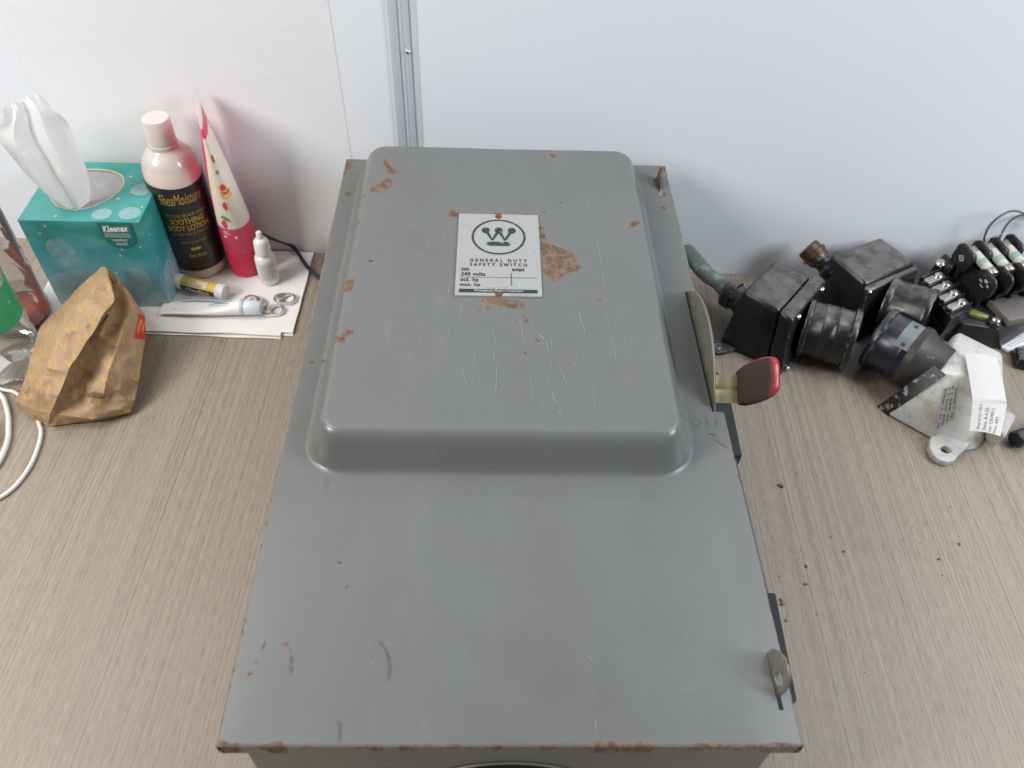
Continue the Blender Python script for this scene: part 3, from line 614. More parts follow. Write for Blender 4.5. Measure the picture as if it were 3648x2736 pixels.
for s, w, h, x, y, kw in (('GENERAL DUTY', 0.0436, 0.0037, -0.0219, -0.0110, dict(space=1.75, bold=0.022)), ('SAFETY SWITCH', 0.0434, 0.0037, -0.0218, -0.0160, dict(space=1.6, bold=0.022)),
    ('cat.', 0.0066, 0.0040, -0.0281, -0.0217, dict(space=1.1, bold=0.024)), ('amps', 0.0094, 0.0043, 0.0102, -0.0226, dict(space=1.05, bold=0.024)), ('240 volts', 0.0183, 0.0044, -0.0283, -0.0275, dict(space=1.1, bold=0.024)),
    ('std. hp', 0.0134, 0.0055, -0.0284, -0.0350, dict(space=1.15, bold=0.024)), ('max. hp', 0.0150, 0.0048, -0.0287, -0.0402, dict(space=1.15, bold=0.024))):
    L.text(s, w, h, lambda a, b: pf(x + a, y + b), **kw)
L.sheet([(-0.0290, -0.02915), (0.0289, -0.02915), (0.0289, -0.0288), (-0.0290, -0.0288)], pf)
L.sheet([(0.0094, -0.0385), (0.0098, -0.0385), (0.0098, -0.0236), (0.0094, -0.0236)], lambda a, b: (PC.x + a, PC.y + b, ZI + 0.00006))
L.sheet([(-0.0292, -0.0461), (0.0288, -0.0461), (0.0288, -0.0423), (-0.0292, -0.0423)], pf)
L.build('lettering', M['ink2'], plate, fix=False, smooth=False)
L = G(); L.text('SEE LABEL INSIDE', 0.0153, 0.0012, lambda a, b: pf(-0.0093 + a, -0.0411 + b), space=1.3); L.text('MADE IN U.S.A.', 0.0149, 0.0013, lambda a, b: pf(0.009 + a, -0.0487 + b), space=1.3)
L.build('fine_lettering', M['inkfaint'], plate, fix=False, smooth=False)
L = G(); L.text('Westinghouse Electric Corporation', 0.0364, 0.0031, lambda a, b: (PC.x - 0.0182 + a, PC.y - 0.0458 + b, ZI + 0.0001), bold=0.008)
L.build('white_lettering', M['inkwhite'], plate, fix=False, smooth=False)

# ================================================================ LEFT SIDE: TOILETRIES, BAG, BOTTLES
M['towel'] = None
def m_towel():
    t = NT('paper_towel'); v = t.n('ShaderNodeTexVoronoi'); t.link(t.obj, v.inputs['Vector']); v.inputs['Scale'].default_value = 420
    h = t.math('ADD', t.math('MULTIPLY', v.outputs['Distance'], 0.6), t.noise(t.obj, 130, 3)); t.bump(h, 0.35, 0.0006)
    return t.set(t.mix(t.noise(t.obj, 25, 3), (0.80, 0.765, 0.74), (0.86, 0.83, 0.81)), 0.85, 0)
M['towel'] = m_towel()
# folded paper towel
g = G(); nx, ny = 46, 26
def towel_pt(i, j, lay):
    u, v = i / nx, j / ny
    x = -0.470 + (-0.2078 + 0.470) * u; y0 = 0.4370 + (0.4290 - 0.4370) * u; y1 = 0.567 + (0.5605 - 0.567) * u
    x += (0.0018 * v if u > 0.98 else 0) + 0.0010 * mnoise.noise((u * 3, v * 4, 7)) * u
    y = y0 + (y1 - y0) * v + 0.0012 * mnoise.noise((u * 7, 3.1 + lay, 0)) * (1 - v) + lay * 0.0022 * (1 - v)
    z = 0.0009 + lay * 0.0012 + 0.0006 * (1 + mnoise.noise((u * 9, v * 5, lay * 3.7))) * (0.3 + lay)
    if lay == 1: z += 0.0016 * math.exp(-((v - 0.06) / 0.08) ** 2) * (0.6 + 0.4 * math.sin(u * 11))
    if u > 0.955 and v < 0.05 and lay == 0: z = 0.0006
    return (x, y, z)
for lay in (0, 1):
    o0 = len(g.v)
    for j in range(ny + 1):
        for i in range(nx + 1): g.v.append(towel_pt(i, j, lay))
    for j in range(ny):
        for i in range(nx):
            if j == 0 and i >= nx - 2: continue
            a = o0 + j * (nx + 1) + i; g.f.append((a, a + 1, a + nx + 2, a + nx + 1))
TZ = 0.0038
tag(g.build('paper_towel', M['towel'], org=(-0.33, 0.5, 0), fix=False), 'folded white paper towel spread on the desk under the lotion bottle', 'paper towel')

# ---- tissue box
def m_tissuebox():
    t = NT('tissue_box_print'); n = t.noise(t.obj, 16, 4)
    sx = t.n('ShaderNodeSeparateXYZ'); t.link(t.obj, sx.inputs[0])
    gz = t.math('ADD', t.math('MULTIPLY', sx.outputs[2], 9.0), t.math('MULTIPLY', t.math('SUBTRACT', n, 0.5), 1.0))
    col = t.ramp(gz, [(0.05, (0.46, 0.60, 0.62)), (0.35, (0.20, 0.44, 0.51)), (0.60, (0.045, 0.29, 0.33)), (0.80, (0.022, 0.235, 0.19)), (0.95, (0.05, 0.30, 0.28))])
    st = t.smooth(t.noise(t.mapping(t.obj, (14, 14, 60)), 1, 4), 0.5, 0.7); col = t.mix(t.math('MULTIPLY', st, 0.35), col, (0.13, 0.44, 0.44))
    v = t.n('ShaderNodeTexVoronoi'); t.link(t.obj, v.inputs['Vector']); v.inputs['Scale'].default_value = 78
    dot = t.smooth(v.outputs['Distance'], 0.125, 0.09); col = t.mix(t.math('MULTIPLY', dot, 0.8), col, (0.62, 0.55, 0.22))
    return t.set(col, 0.3, 0)
M['tbox'] = m_tissuebox()
M['tbox_cloud'] = m_alpha('tissue_box_cloud', (0.46, 0.65, 0.68), 0.5, (30, 30, 30), 0.2, 0.6)
M['tbox_badge'] = simple('tissue_box_badge', (0.012, 0.16, 0.15), 0.3, 0, 0.05)
M['white'] = simple('white_print', (0.82, 0.82, 0.80), 0.45, 0, 0.04)
M['film'] = simple('grey_film', (0.30, 0.29, 0.30), 0.35, 0, 0.2, 120)
M['card'] = simple('raw_card_edge', (0.58, 0.50, 0.38), 0.8)
BX0, BX1, BYF, BYB, BH = -0.4445, -0.3355, 0.4705, 0.5655, 0.1075
TB = thing('tissue_box', 'teal cube tissue box with a tissue pulled up through its oval opening', 'tissue box', ((BX0 + BX1) / 2, (BYF + BYB) / 2, 0))
g = G(); n = 48; ocx, ocy, orx, ory = -0.4005, 0.5205, 0.0335, 0.0330
oval = [(ocx + orx * math.copysign(abs(math.cos(t)) ** 0.9, math.cos(t)) * (1 + 0.18 * math.sin(t)), ocy + ory * math.sin(t)) for t in [2 * math.pi * k / n for k in range(n)]]
def sqb(a, b):
    dx, dy = a - ocx, b - ocy; k = 1e9
    for lim, dd in ((BX1 - ocx, dx), (BX0 - ocx, dx), (BYB - ocy, dy), (BYF - ocy, dy)):
        if dd * lim > 1e-12: k = min(k, lim / dd)
    return (ocx + dx * k, ocy + dy * k)
ang = sorted([math.atan2(b - ocy, a - ocx) for a, b in oval] + [math.atan2(y - ocy, x - ocx) + 1e-9 for x in (BX0, BX1) for y in (BYF, BYB)])
def oval_at(t):   # radius along direction t by interpolation
    best = min(oval, key=lambda p: abs((math.atan2(p[1] - ocy, p[0] - ocx) - t + math.pi) % (2 * math.pi) - math.pi))
    r = math.hypot(best[0] - ocx, best[1] - ocy); return (ocx + r * math.cos(t), ocy + r * math.sin(t))
inn = [oval_at(t) for t in ang]; outr = [sqb(ocx + math.cos(t), ocy + math.sin(t)) for t in ang]; n = len(ang)
T0 = TZ + 0.0003
g.v += [(a, b, BH) for a, b in outr] + [(a, b, BH) for a, b in inn]
for k in range(n): j = (k + 1) % n; g.f.append((k, j, n + j, n + k))
cb = len(g.v)
g.v += [(BX0, BYF, T0), (BX1, BYF, T0), (BX1, BYB, T0), (BX0, BYB, T0), (BX0, BYF, BH), (BX1, BYF, BH), (BX1, BYB, BH), (BX0, BYB, BH)]
g.f += [(cb, cb + 1, cb + 5, cb + 4), (cb + 1, cb + 2, cb + 6, cb + 5), (cb + 2, cb + 3, cb + 7, cb + 6), (cb + 3, cb, cb + 4, cb + 7), (cb + 3, cb + 2, cb + 1, cb)]
tb = g.build('carton', M['tbox'], TB, ang=30)
g = G(); inn2 = [(ocx + (a - ocx) * 0.965, ocy + (b - ocy) * 0.965) for a, b in inn]
g.ring(inn, inn2, lambda a, b, h: (a, b, h), BH - 0.0008, BH + 0.0003); g.build('opening_edge', M['card'], tb, smooth=False)
g = G(); g.sheet(inn, lambda a, b: (a, b, BH - 0.0012 - 0.006 * max(0, 1 - math.hypot(a - ocx, b - ocy) / 0.03)))
nn = len(g.v); g.v.append((ocx - 0.004, ocy, BH - 0.010)); g.f = [(k, (k + 1) % nn, nn) for k in range(nn)]
g.build('opening_film', M['film'], tb)
ff = lambda off: (lambda a, b: (a, BYF - off, b)); sf = lambda off: (lambda a, b: (BX1 + off, a, b)); tf = lambda off: (lambda a, b: (a, b, BH + off))
kk = 0
for a, b, r in ((-0.418, 0.075, 0.0125), (-0.436, 0.030, 0.015), (-0.412, 0.034, 0.017), (-0.385, 0.028, 0.016), (-0.358, 0.040, 0.014), (-0.367, 0.018, 0.013), (-0.395, 0.014, 0.012), (-0.345, 0.016, 0.0085), (-0.428, 0.012, 0.011)):
    kk += 1; G().sheet(circ(max(BX0 + r, min(BX1 - r, a)), max(T0 + r, b), r, r, 30), ff(0.0003 + 0.00006 * kk)).build('printed_cloud', M['tbox_cloud'], tb, fix=False, smooth=False)
for a, b, r in ((0.49, 0.03, 0.014), (0.51, 0.022, 0.016), (0.535, 0.034, 0.017), (0.55, 0.018, 0.012)):
    kk += 1; G().sheet(circ(a, max(T0 + r, b), r, r, 30), sf(0.0003 + 0.00006 * kk)).build('printed_cloud', M['tbox_cloud'], tb, fix=False, smooth=False)
for a, b, r in ((-0.347, 0.483, 0.010), (-0.372, 0.481, 0.009), (-0.347, 0.520, 0.010)):
    kk += 1; G().sheet(circ(a, b, r, r * 0.95, 30), tf(0.0003 + 0.00003 * kk)).build('printed_cloud', M['tbox_cloud'], tb, fix=False, smooth=False)
g = G(); g.sheet([(-0.3735, 0.1068), (-0.3735, 0.092)] + [(-0.3585 + 0.015 * math.cos(t), 0.092 + 0.0135 * math.sin(t)) for t in [math.pi + math.pi * k / 14 for k in range(1, 14)]] + [(-0.3435, 0.092), (-0.3435, 0.1068)], ff(0.0011))
g.build('printed_badge', M['tbox_badge'], tb, fix=False, smooth=False)
g = G(); g.text('Kleenex', 0.0235, 0.0075, lambda a, b: (-0.3703 + a, BYF - 0.0013, 0.0965 + b + 0.05 * a), bold=0.03, shear=0.2)
g.sheet([(-0.3700, 0.0944), (-0.3470, 0.0944), (-0.3470, 0.0949), (-0.3700, 0.0949)], ff(0.0013))
g.text('PROFESSIONAL', 0.0235, 0.0022, lambda a, b: (-0.3702 + a, BYF - 0.0013, 0.0910 + b), space=1.1); g.text('comfort', 0.0135, 0.0036, lambda a, b: (-0.3650 + a, BYF - 0.0013, 0.0862 + b)); g.text('touch', 0.0100, 0.0036, lambda a, b: (-0.3630 + a, BYF - 0.0013, 0.0818 + b))
g.build('printed_lettering', M['white'], tb, fix=False, smooth=False)

# ---- tissue
def m_tissue():
    t = NT('tissue_paper'); n = t.noise(t.obj, 90, 5, 0.6); v = t.n('ShaderNodeTexVoronoi', feature='DISTANCE_TO_EDGE'); t.link(t.mapping(t.obj, (45, 45, 28)), v.inputs['Vector']); v.inputs['Scale'].default_value = 1.0
    t.bump(t.math('ADD', t.math('MULTIPLY', n, 0.5), t.smooth(v.outputs['Distance'], 0.0, 0.12)), 0.35, 0.0009)
    t.set((0.84, 0.83, 0.82), 0.9, 0)
    tr = t.n('ShaderNodeBsdfTranslucent'); tr.inputs[0].default_value = (0.85, 0.84, 0.83, 1)
    mx = t.n('ShaderNodeMixShader'); mx.inputs[0].default_value = 0.5
    t.link(t.b.outputs[0], mx.inputs[1]); t.link(tr.outputs[0], mx.inputs[2]); t.link(mx.outputs[0], t.out.inputs['Surface']); return t.m
M['tissue'] = m_tissue()
def fine_grid(ctrl, su, sv):
    rows = [[Vector(r[i]).lerp(Vector(r[i + 1]), k / su) for i in range(len(r) - 1) for k in range(su)] + [Vector(r[-1])] for r in ctrl]
    cols = list(zip(*rows)); cols = [spline(list(c), sv) for c in cols]
    return [list(r) for r in zip(*cols)]
gr = fine_grid(TISSUE, 9, 12); g = G(); R_, C_ = len(gr), len(gr[0])
for j in range(R_):
    for i in range(C_):
        p = gr[j][i].copy(); k = min(1, j / R_ * 2)
        ph = i / C_ * 2 * math.pi
        p.y += 0.0014 * mnoise.noise(p * 45); p.x += 0.0015 * mnoise.noise(p * 45 + Vector((5, 0, 0)))
        p.z += 0.002 * mnoise.noise(p * 50 + Vector((0, 9, 0))) * k
        ph2 = i * 0.55 + 2.2 * mnoise.noise((j * 0.05, 3.0, 0)); tri = abs((ph2 / math.pi) % 2 - 1) * 2 - 1     # fine pleats
        p += Vector((0.1, -0.7, 0.7)) * (0.0015 * tri * k)
        if j > R_ - 6: p.z += 0.0045 * mnoise.noise((i * 0.33, 7.7, 0)) * (j - R_ + 6) / 5                        # ragged top edge
        g.v.append(tuple(p))
for j in range(R_ - 1):
    for i in range(C_ - 1): a = j * C_ + i; g.f.append((a, a + 1, a + C_ + 1, a + C_))
tag(g.build('tissue', M['tissue'], org=tuple(gr[0][C_ // 2]), fix=False, ang=25), 'white tissue sticking up out of the teal box', 'tissue')

# ---- lotion bottle
LC = Vector((-0.3200, 0.5375, TZ + 0.0006))
LB = thing('lotion_bottle', 'pink lotion bottle with black label and gold lettering beside the tissue box', 'bottle', tuple(LC))
def m_lotion():
    t = NT('lotion_plastic'); sx = t.n('ShaderNodeSeparateXYZ'); t.link(t.obj, sx.inputs[0])
    lev = t.math('ADD', sx.outputs[2], t.math('MULTIPLY', t.noise(t.obj, 25, 3), 0.012)); k = t.smooth(lev, 0.126, 0.134)
    c = t.mix(k, (0.76, 0.60, 0.545), (0.60, 0.53, 0.49))
    return t.set(c, 0.22, 0, **{'Subsurface Weight': 0.25, 'Subsurface Scale': 0.004, 'Coat Weight': 0.3})
M['lotion'] = m_lotion()
M['cap_pink'] = simple('cap_cream', (0.66, 0.575, 0.53), 0.35, 0, 0.04, **{'Subsurface Weight': 0.2, 'Subsurface Scale': 0.003})
M['label_black'] = simple('label_black', (0.022, 0.021, 0.022), 0.36, 0, 0.2)
M['gold'] = simple('label_gold', (0.60, 0.36, 0.055), 0.4, 0.2, 0.1)
M['gold_dim'] = simple('label_gold_dim', (0.48, 0.29, 0.05), 0.4, 0.2, 0.1)
rad = 0.0268
pr = [(0, 0), (0.022, 0), (0.0255, 0.0012), (0.0268, 0.004), (0.0268, 0.114), (0.0264, 0.120), (0.0250, 0.1265), (0.0225, 0.1325), (0.0185, 0.1375), (0.0148, 0.1400), (0.0135, 0.1415), (0.0133, 0.1455), (0.0120, 0.146), (0.0, 0.146)]
lb = G().lathe(pr, LC, (0, 0, 1), 64).build('bottle_body', M['lotion'], LB)
G().lathe([(0.0118, 0.1462), (0.0124, 0.1468), (0.0124, 0.1690), (0.0118, 0.1702), (0.0, 0.1705)], LC, (0, 0, 1), 48).build('cap', M['cap_pink'], LB)
g = G(); A0, A1 = math.radians(-215), math.radians(35); nn = 60
for z in (0.0120, 0.1115):
    for k in range(nn + 1):
        t = A0 + (A1 - A0) * k / nn; g.v.append((LC.x + (rad + 0.0004) * math.cos(t), LC.y + (rad + 0.0004) * math.sin(t), LC.z + z + (0.0012 * math.sin(t * 2) if z > .1 else 0)))
for k in range(nn): g.f.append((k, k + 1, nn + 2 + k, nn + 1 + k))
lab = g.build('label', M['label_black'], LB, fix=False)
def lw(u0, z0, tilt=0.0, r=rad + 0.0007):   # wrap round the bottle; u in metres from front centre
    def f(a, b):
        t = math.radians(-68) + (u0 + a) / r; return (LC.x + r * math.cos(t), LC.y + r * math.sin(t), LC.z + z0 + b + tilt * a)
    return f
for s, w, h, z, kw in (('SheaMoisture', 0.0420, 0.0120, 0.0930, dict(shear=0.35, bold=-0.008)), ('SOOTHING', 0.0335, 0.0066, 0.0705, dict(bold=0.012)), ('BODY LOTION', 0.0410, 0.0066, 0.0625, dict(bold=0.012)), ('FAIR TRADE', 0.0165, 0.0034, 0.0300, dict(bold=0.012))):
    G().text(s, w, h, lw(-w / 2, z), **kw).build('gold_lettering', M['gold'], lab, fix=False, smooth=False)
for dx, r in ((-0.0025, 0.0026), (0.0022, 0.0030)): G().sheet(circ(dx, 0.0395 + r * 0.3, r, r * 0.62, 14), lambda a, b: lw(0, 0, 0, rad + 0.0007 + 0.0001 * (dx > 0))(a, b)).build('gold_leaf_mark', M['gold'], lab, fix=False, smooth=False)
for s, w, h, z in (('AFRICAN BLACK SOAP', 0.0400, 0.0036, 0.0790), ('w/ Oats, Aloe & Vitamin E', 0.0370, 0.0034, 0.0572), ('SENSITIVE, DRY SKIN', 0.0255, 0.0028, 0.0470), ('13 fl oz / 384 mL', 0.0160, 0.0020, 0.0170)): G().text(s, w, h, lw(-w / 2, z)).build('small_lettering', M['gold_dim'], lab, fix=False, smooth=False)

# ---- pink cream tube standing on its cap
TC = Vector((-0.2715, 0.5340, TZ))
CT = thing('cream_tube', 'hot pink and cream squeeze tube standing on its cap against the wall', 'tube', tuple(TC))
M['pink'] = simple('pink_plastic', (0.72, 0.040, 0.115), 0.32, 0, 0.06)
M['pinkcap'] = simple('pink_cap', (0.70, 0.030, 0.095), 0.35, 0, 0.05)
def m_tube():
    t = NT('cream_tube_print'); uv = t.n('ShaderNodeUVMap', uv_map='UVMap'); sx = t.n('ShaderNodeSeparateXYZ'); t.link(uv.outputs[0], sx.inputs[0])
    u, v = sx.outputs[0], sx.outputs[1]
    # cream panel on the front: left edge slants, right edge straight
    le = t.math('MULTIPLY_ADD', v, 0.20, 0.03); le = t.math('ADD', le, t.math('MULTIPLY', t.math('SINE', t.math('MULTIPLY', v, 9.0)), 0.012))
    a = t.smooth(t.math('SUBTRACT', u, le), -0.003, 0.003); b = t.smooth(t.math('SUBTRACT', t.math('MULTIPLY_ADD', v, 0.02, 0.56), u), -0.003, 0.003)
    c = t.smooth(v, 0.215, 0.22); d = t.smooth(v, 0.90, 0.89)
    k = t.math('MULTIPLY', t.math('MULTIPLY', a, b), t.math('MULTIPLY', c, d))
    seal = t.smooth(v, 0.955, 0.965)
    st = t.smooth(t.noise(t.mapping(uv.outputs[0], (60, 4, 1)), 1, 3), 0.58, 0.64)
    pk = t.mix(t.math('MULTIPLY', st, 0.35), (0.68, 0.055, 0.13), (0.78, 0.22, 0.25))
    col = t.mix(k, pk, (0.80, 0.69, 0.565)); col = t.mix(seal, col, (0.82, 0.74, 0.64))
    return t.set(col, 0.33, 0)
M['tubeprint'] = m_tube()
TOPX, TOPZ = -0.0045, 0.1865; R0 = 0.0182; CAPZ = 0.030; sa = math.radians(107)
def tube_pt(u, v, off=0.0):       # u in turns (0 = left, 0.25 = front), v 0..1 bottom to seal
    t = math.pi + u * 2 * math.pi; r = R0 + off
    k = v ** 1.25
    cx_, cy_ = math.cos(t), math.sin(t)
    e = Vector((math.cos(sa), math.sin(sa), 0)); nrm = Vector((-e.y, e.x, 0))
    d2 = Vector((cx_, cy_, 0)); de = d2.dot(e); dn = d2.dot(nrm)
    he = r * (1 - k) + (0.0285 + off) * k; hn = r * (1 - k) ** 0.75 + (0.00005 + off) * k
    p = e * (de * he) + nrm * (dn * hn)
    return TC + Vector((p.x + TOPX * v, p.y - 0.004 * v, CAPZ + (TOPZ - CAPZ) * v))
g = G(); nu, nv = 64, 40; UVs = []
for j in range(nv + 1):
    for i in range(nu + 1): g.v.append(tuple(tube_pt(i / nu, j / nv))); UVs.append((i / nu, j / nv))
for j in range(nv):
    for i in range(nu): a = j * (nu + 1) + i; g.f.append((a, a + 1, a + nu + 2, a + nu + 1))
ct = g.build('tube_body', M['tubeprint'], CT, fix=False, ang=70)
uvl = ct.data.uv_layers.new(name='UVMap')
for lp in ct.data.loops: uvl.data[lp.index].uv = UVs[lp.vertex_index]
G().lathe([(0, 0), (0.0165, 0), (0.0176, 0.001), (0.0184, 0.029), (0.0178, 0.0302), (0.0, 0.0305)], TC, (0, 0, 1), 56).build('cap', M['pinkcap'], CT)
M['berry'] = simple('berry_red', (0.68, 0.06, 0.06), 0.4); M['leaf'] = simple('leaf_green', (0.14, 0.30, 0.08), 0.4); M['waffle'] = simple('waffle_yellow', (0.74, 0.50, 0.16), 0.4, 0, 0.2, 300)
def deco(poly, u, v, su, sv, off, name, mat, rot=0.0):
    c_, s__ = math.cos(rot), math.sin(rot)
    return G().sheet([(a * c_ - b * s__, a * s__ + b * c_) for a, b in poly], lambda a, b: tube_pt(u + a * su, v + b * sv, off)).build(name, mat, ct, fix=False, smooth=False)
berry = [(0, -1), (0.55, -0.55), (0.9, 0.2), (0.7, 0.8), (0.15, 0.95), (-0.5, 0.8), (-0.9, 0.25), (-0.6, -0.5)]
for u, v, k in ((0.275, 0.405, 1), (0.325, 0.755, 0.9), (0.30, 0.66, 0.0), (0.21, 0.255, 1.1)):
    if k: deco(berry, u, v, 0.028 * k, 0.034 * k, 0.0006, 'printed_berry', M['berry'], 0.3)
deco([(-1, 0.2), (0, -0.4), (1, -0.9), (0.5, 0.1), (0.2, 0.5), (-0.3, 0.9)], 0.235, 0.305, 0.05, 0.03, 0.0008, 'printed_leaf', M['leaf'])
g = G()
for q in range(4): g.sheet([(0.296 + q * 0.012, 0.645 + 0.006 * (q % 2)), (0.302 + q * 0.012, 0.645 + 0.006 * (q % 2)), (0.302 + q * 0.012, 0.675), (0.296 + q * 0.012, 0.675)], lambda a, b: tube_pt(a, b, 0.0006))
g.build('printed_mark', simple('mark_dark', (0.10, 0.09, 0.09), 0.5), ct, fix=False, smooth=False)
for q, (v, w, nm, m_) in enumerate(((0.485, 0.066, 'printed_waffle', 'waffle'), (0.515, 0.058, 'printed_waffle', 'waffle'), (0.522, 0.048, 'printed_berry', 'berry'), (0.540, 0.046, 'printed_waffle', 'waffle'), (0.552, 0.030, 'printed_berry', 'berry'))):
    deco(circ(0, 0, 1, 0.5, 26), 0.335 - 0.004 * q, v, w, 0.05, 0.0006 + 0.00025 * q, nm, M[m_])
g = G()
g.sheet([(0.175, 0.140), (0.295, 0.140), (0.295, 0.160), (0.175, 0.160)], lambda a, b: tube_pt(a, b, 0.0007))
g.sheet([(0.18, 0.178), (0.24, 0.178), (0.24, 0.184), (0.18, 0.184)], lambda a, b: tube_pt(a, b, 0.0007)); g.sheet([(0.18, 0.192), (0.225, 0.192), (0.225, 0.198), (0.18, 0.198)], lambda a, b: tube_pt(a, b, 0.0007))
g.build('printed_bars', M['white'], ct, fix=False, smooth=False)

# ---- eye drop bottle
EC = Vector((-0.2440, 0.5135, TZ))
ED = thing('eye_drop_bottle', 'small white dropper bottle standing in front of the pink tube', 'bottle', tuple(EC))
M['wplastic'] = simple('white_plastic', (0.80, 0.785, 0.765), 0.35, 0, 0.03, **{'Subsurface Weight': 0.15, 'Subsurface Scale': 0.002})
G().lathe([(0, 0), (0.0096, 0), (0.0104, 0.0012), (0.0104, 0.0285), (0.0098, 0.0318), (0.0072, 0.0345), (0.0066, 0.0350), (0.0066, 0.0365)], EC, (0, 0, 1), 48).build('bottle_body', M['wplastic'], ED)
G().lathe([(0.0077, 0.0362), (0.0080, 0.0366), (0.0074, 0.0505), (0.0058, 0.0530), (0.0034, 0.0545), (0.0030, 0.0560), (0.0029, 0.0612), (0.0022, 0.0622), (0, 0.0624)], EC, (0, 0, 1), 48, 1, 0.015).build('cap', M['wplastic'], ED)
M['greytext'] = simple('grey_text', (0.42, 0.45, 0.50), 0.5); M['blue'] = simple('blue_stripe', (0.10, 0.18, 0.50), 0.4)
g = G(); re = 0.0107; rt = random.Random(3)
for q in range(9):
    z = 0.0075 + q * 0.0024; x0 = -0.0075
    while x0 < 0.0085:
        w = rt.uniform(0.0012, 0.0034); th = [math.radians(-80) + (x0 + a) / re for a in (0, w)]
        g.add([(EC.x + re * math.cos(t), EC.y + re * math.sin(t), EC.z + z + dz) for t in th for dz in (0, 0.0009)], [(0, 2, 3, 1)]); x0 += w + 0.0007
g.build('label_text', M['greytext'], ED, fix=False)
g = G()
for z0, z1 in ((0.004, 0.012), (0.0135, 0.019), (0.0205, 0.026)):
    th = [math.radians(-158), math.radians(-150)]; g.add([(EC.x + re * math.cos(t), EC.y + re * math.sin(t), EC.z + z) for t in th for z in (z0, z1)], [(0, 2, 3, 1)])
g.build('label_stripe', M['blue'], ED, fix=False)

# ---- lip balm stick lying on the towel
A = Vector((-0.3435, 0.5035, TZ + 0.0078)); Bp = Vector((-0.2815, 0.4840, TZ + 0.0078)); ax = (Bp - A).normalized(); Lb = (Bp - A).length
LS = thing('lip_balm_stick', 'yellow and black lip balm stick lying in front of the lotion bottle', 'lip balm', (A.x, A.y, TZ))
M['yel'] = simple('balm_yellow', (0.74, 0.52, 0.085), 0.35, 0, 0.06); M['cream'] = simple('balm_cream', (0.80, 0.72, 0.50), 0.4)
G().lathe([(0, 0), (0.0068, 0), (0.0076, 0.001), (0.0078, 0.0165), (0.0075, 0.0170), (0.0, 0.0172)], A, ax, 40).build('cap', M['wplastic'], LS)
bb = G().lathe([(0.0073, 0.0172), (0.0074, 0.0174), (0.0074, 0.0555), (0.0070, 0.0557)], A, ax, 40).build('label', M['yel'], LS)
G().lathe([(0.0074, 0.0558), (0.0077, 0.0562), (0.0077, Lb - 0.0008), (0.0070, Lb), (0.0056, Lb), (0.0055, Lb - 0.0012), (0, Lb - 0.0012)], A, ax, 40, 1, 0.02).build('dial', M['wplastic'], LS)
up = Vector((0, 0, 1)); sd = ax.cross(up).normalized()      # sd points towards the viewer
def bw(l, ang_, r=0.0076): return A + ax * l + (up * math.sin(ang_) + sd * math.cos(ang_)) * r
def bpatch(l0, l1, a0, a1, r, name, mat):
    g = G(); n = 10
    for k in range(n + 1):
        t = math.radians(a0 + (a1 - a0) * k / n); g.v += [tuple(bw(l0, t, r)), tuple(bw(l1, t, r))]
    for k in range(n): g.f.append((2 * k, 2 * k + 1, 2 * k + 3, 2 * k + 2))
    return g.build(name, mat, bb, fix=False)
bpatch(0.0176, 0.0554, -50, 20, 0.00755, 'label_band', M['label_black']); bpatch(0.0260, 0.0470, 26, 86, 0.00755, 'label_panel', M['cream'])
g = G(); g.text('ChapStick', 0.0270, 0.0052, lambda a, b: bw(0.0235 + a, math.radians(-26) + b / 0.0077, 0.00775), shear=0.3, bold=0.02); g.build('white_lettering', M['white'], bb, fix=False, smooth=False)
g = G(); g.text('COCONUT', 0.0150, 0.0030, lambda a, b: bw(0.0275 + a, math.radians(32) + b / 0.0077, 0.00775)); g.text('SHEA', 0.0080, 0.0028, lambda a, b: bw(0.0275 + a, math.radians(60) + b / 0.0077, 0.00775)); g.build('brown_lettering', simple('balm_brown', (0.25, 0.13, 0.05), 0.5), bb, fix=False, smooth=False)

# ---- small toothpaste tube
A = Vector((-0.3420, 0.4665, TZ)); Bp = Vector((-0.2405, 0.4610, TZ)); ax = (Bp - A).normalized(); sd = Vector((-ax.y, ax.x, 0))
TP = thing('toothpaste_tube', 'small flattened white toothpaste tube with blue and green stripes lying on the towel', 'tube', tuple(A))
def tp(l, s, off=0.0):   # l 0..1 along the tube, s turn
    e = l ** 1.6; w = 0.0108 * (1 - e) + 0.0082 * e; h = 0.0012 * (1 - e) + 0.0080 * e
    t = s * 2 * math.pi; z = h + 0.0006 + 0.0020 * math.sin(l * 5.2 + 0.4) * (1 - l)
    return A + ax * (l * 0.081) + sd * ((w + off) * math.cos(t)) + Vector((0, 0, max(0.0004, z + (h + off) * math.sin(t)))) 
g = G(); nu, nv = 36, 30
for j in range(nv + 1):
    for i in range(nu): g.v.append(tuple(tp(j / nv, i / nu)))
for j in range(nv):
    for i in range(nu): k = (i + 1) % nu; g.f.append((j * nu + i, j * nu + k, (j + 1) * nu + k, (j + 1) * nu + i))
g.f.append(tuple(range(nu))[::-1]); g.f.append(tuple(nv * nu + k for k in range(nu)))
tpb = g.build('tube_body', M['wplastic'], TP, ang=60)
cpz = A + ax * 0.081 + Vector((0, 0, 0.0086))
G().lathe([(0.0084, 0), (0.0084, 0.003), (0.0072, 0.0035)], cpz, ax, 40).build('shoulder', simple('grey_ring', (0.55, 0.57, 0.60), 0.35), TP)
M['capblue'] = simple('cap_bluewhite', (0.70, 0.73, 0.80), 0.35, 0, 0.04)
G().lathe([(0.0076, 0.0036), (0.0078, 0.004), (0.0068, 0.0195), (0.0062, 0.0202), (0.0, 0.0204)], cpz, ax, 44, 1, 0.02).build('cap', M['capblue'], TP)
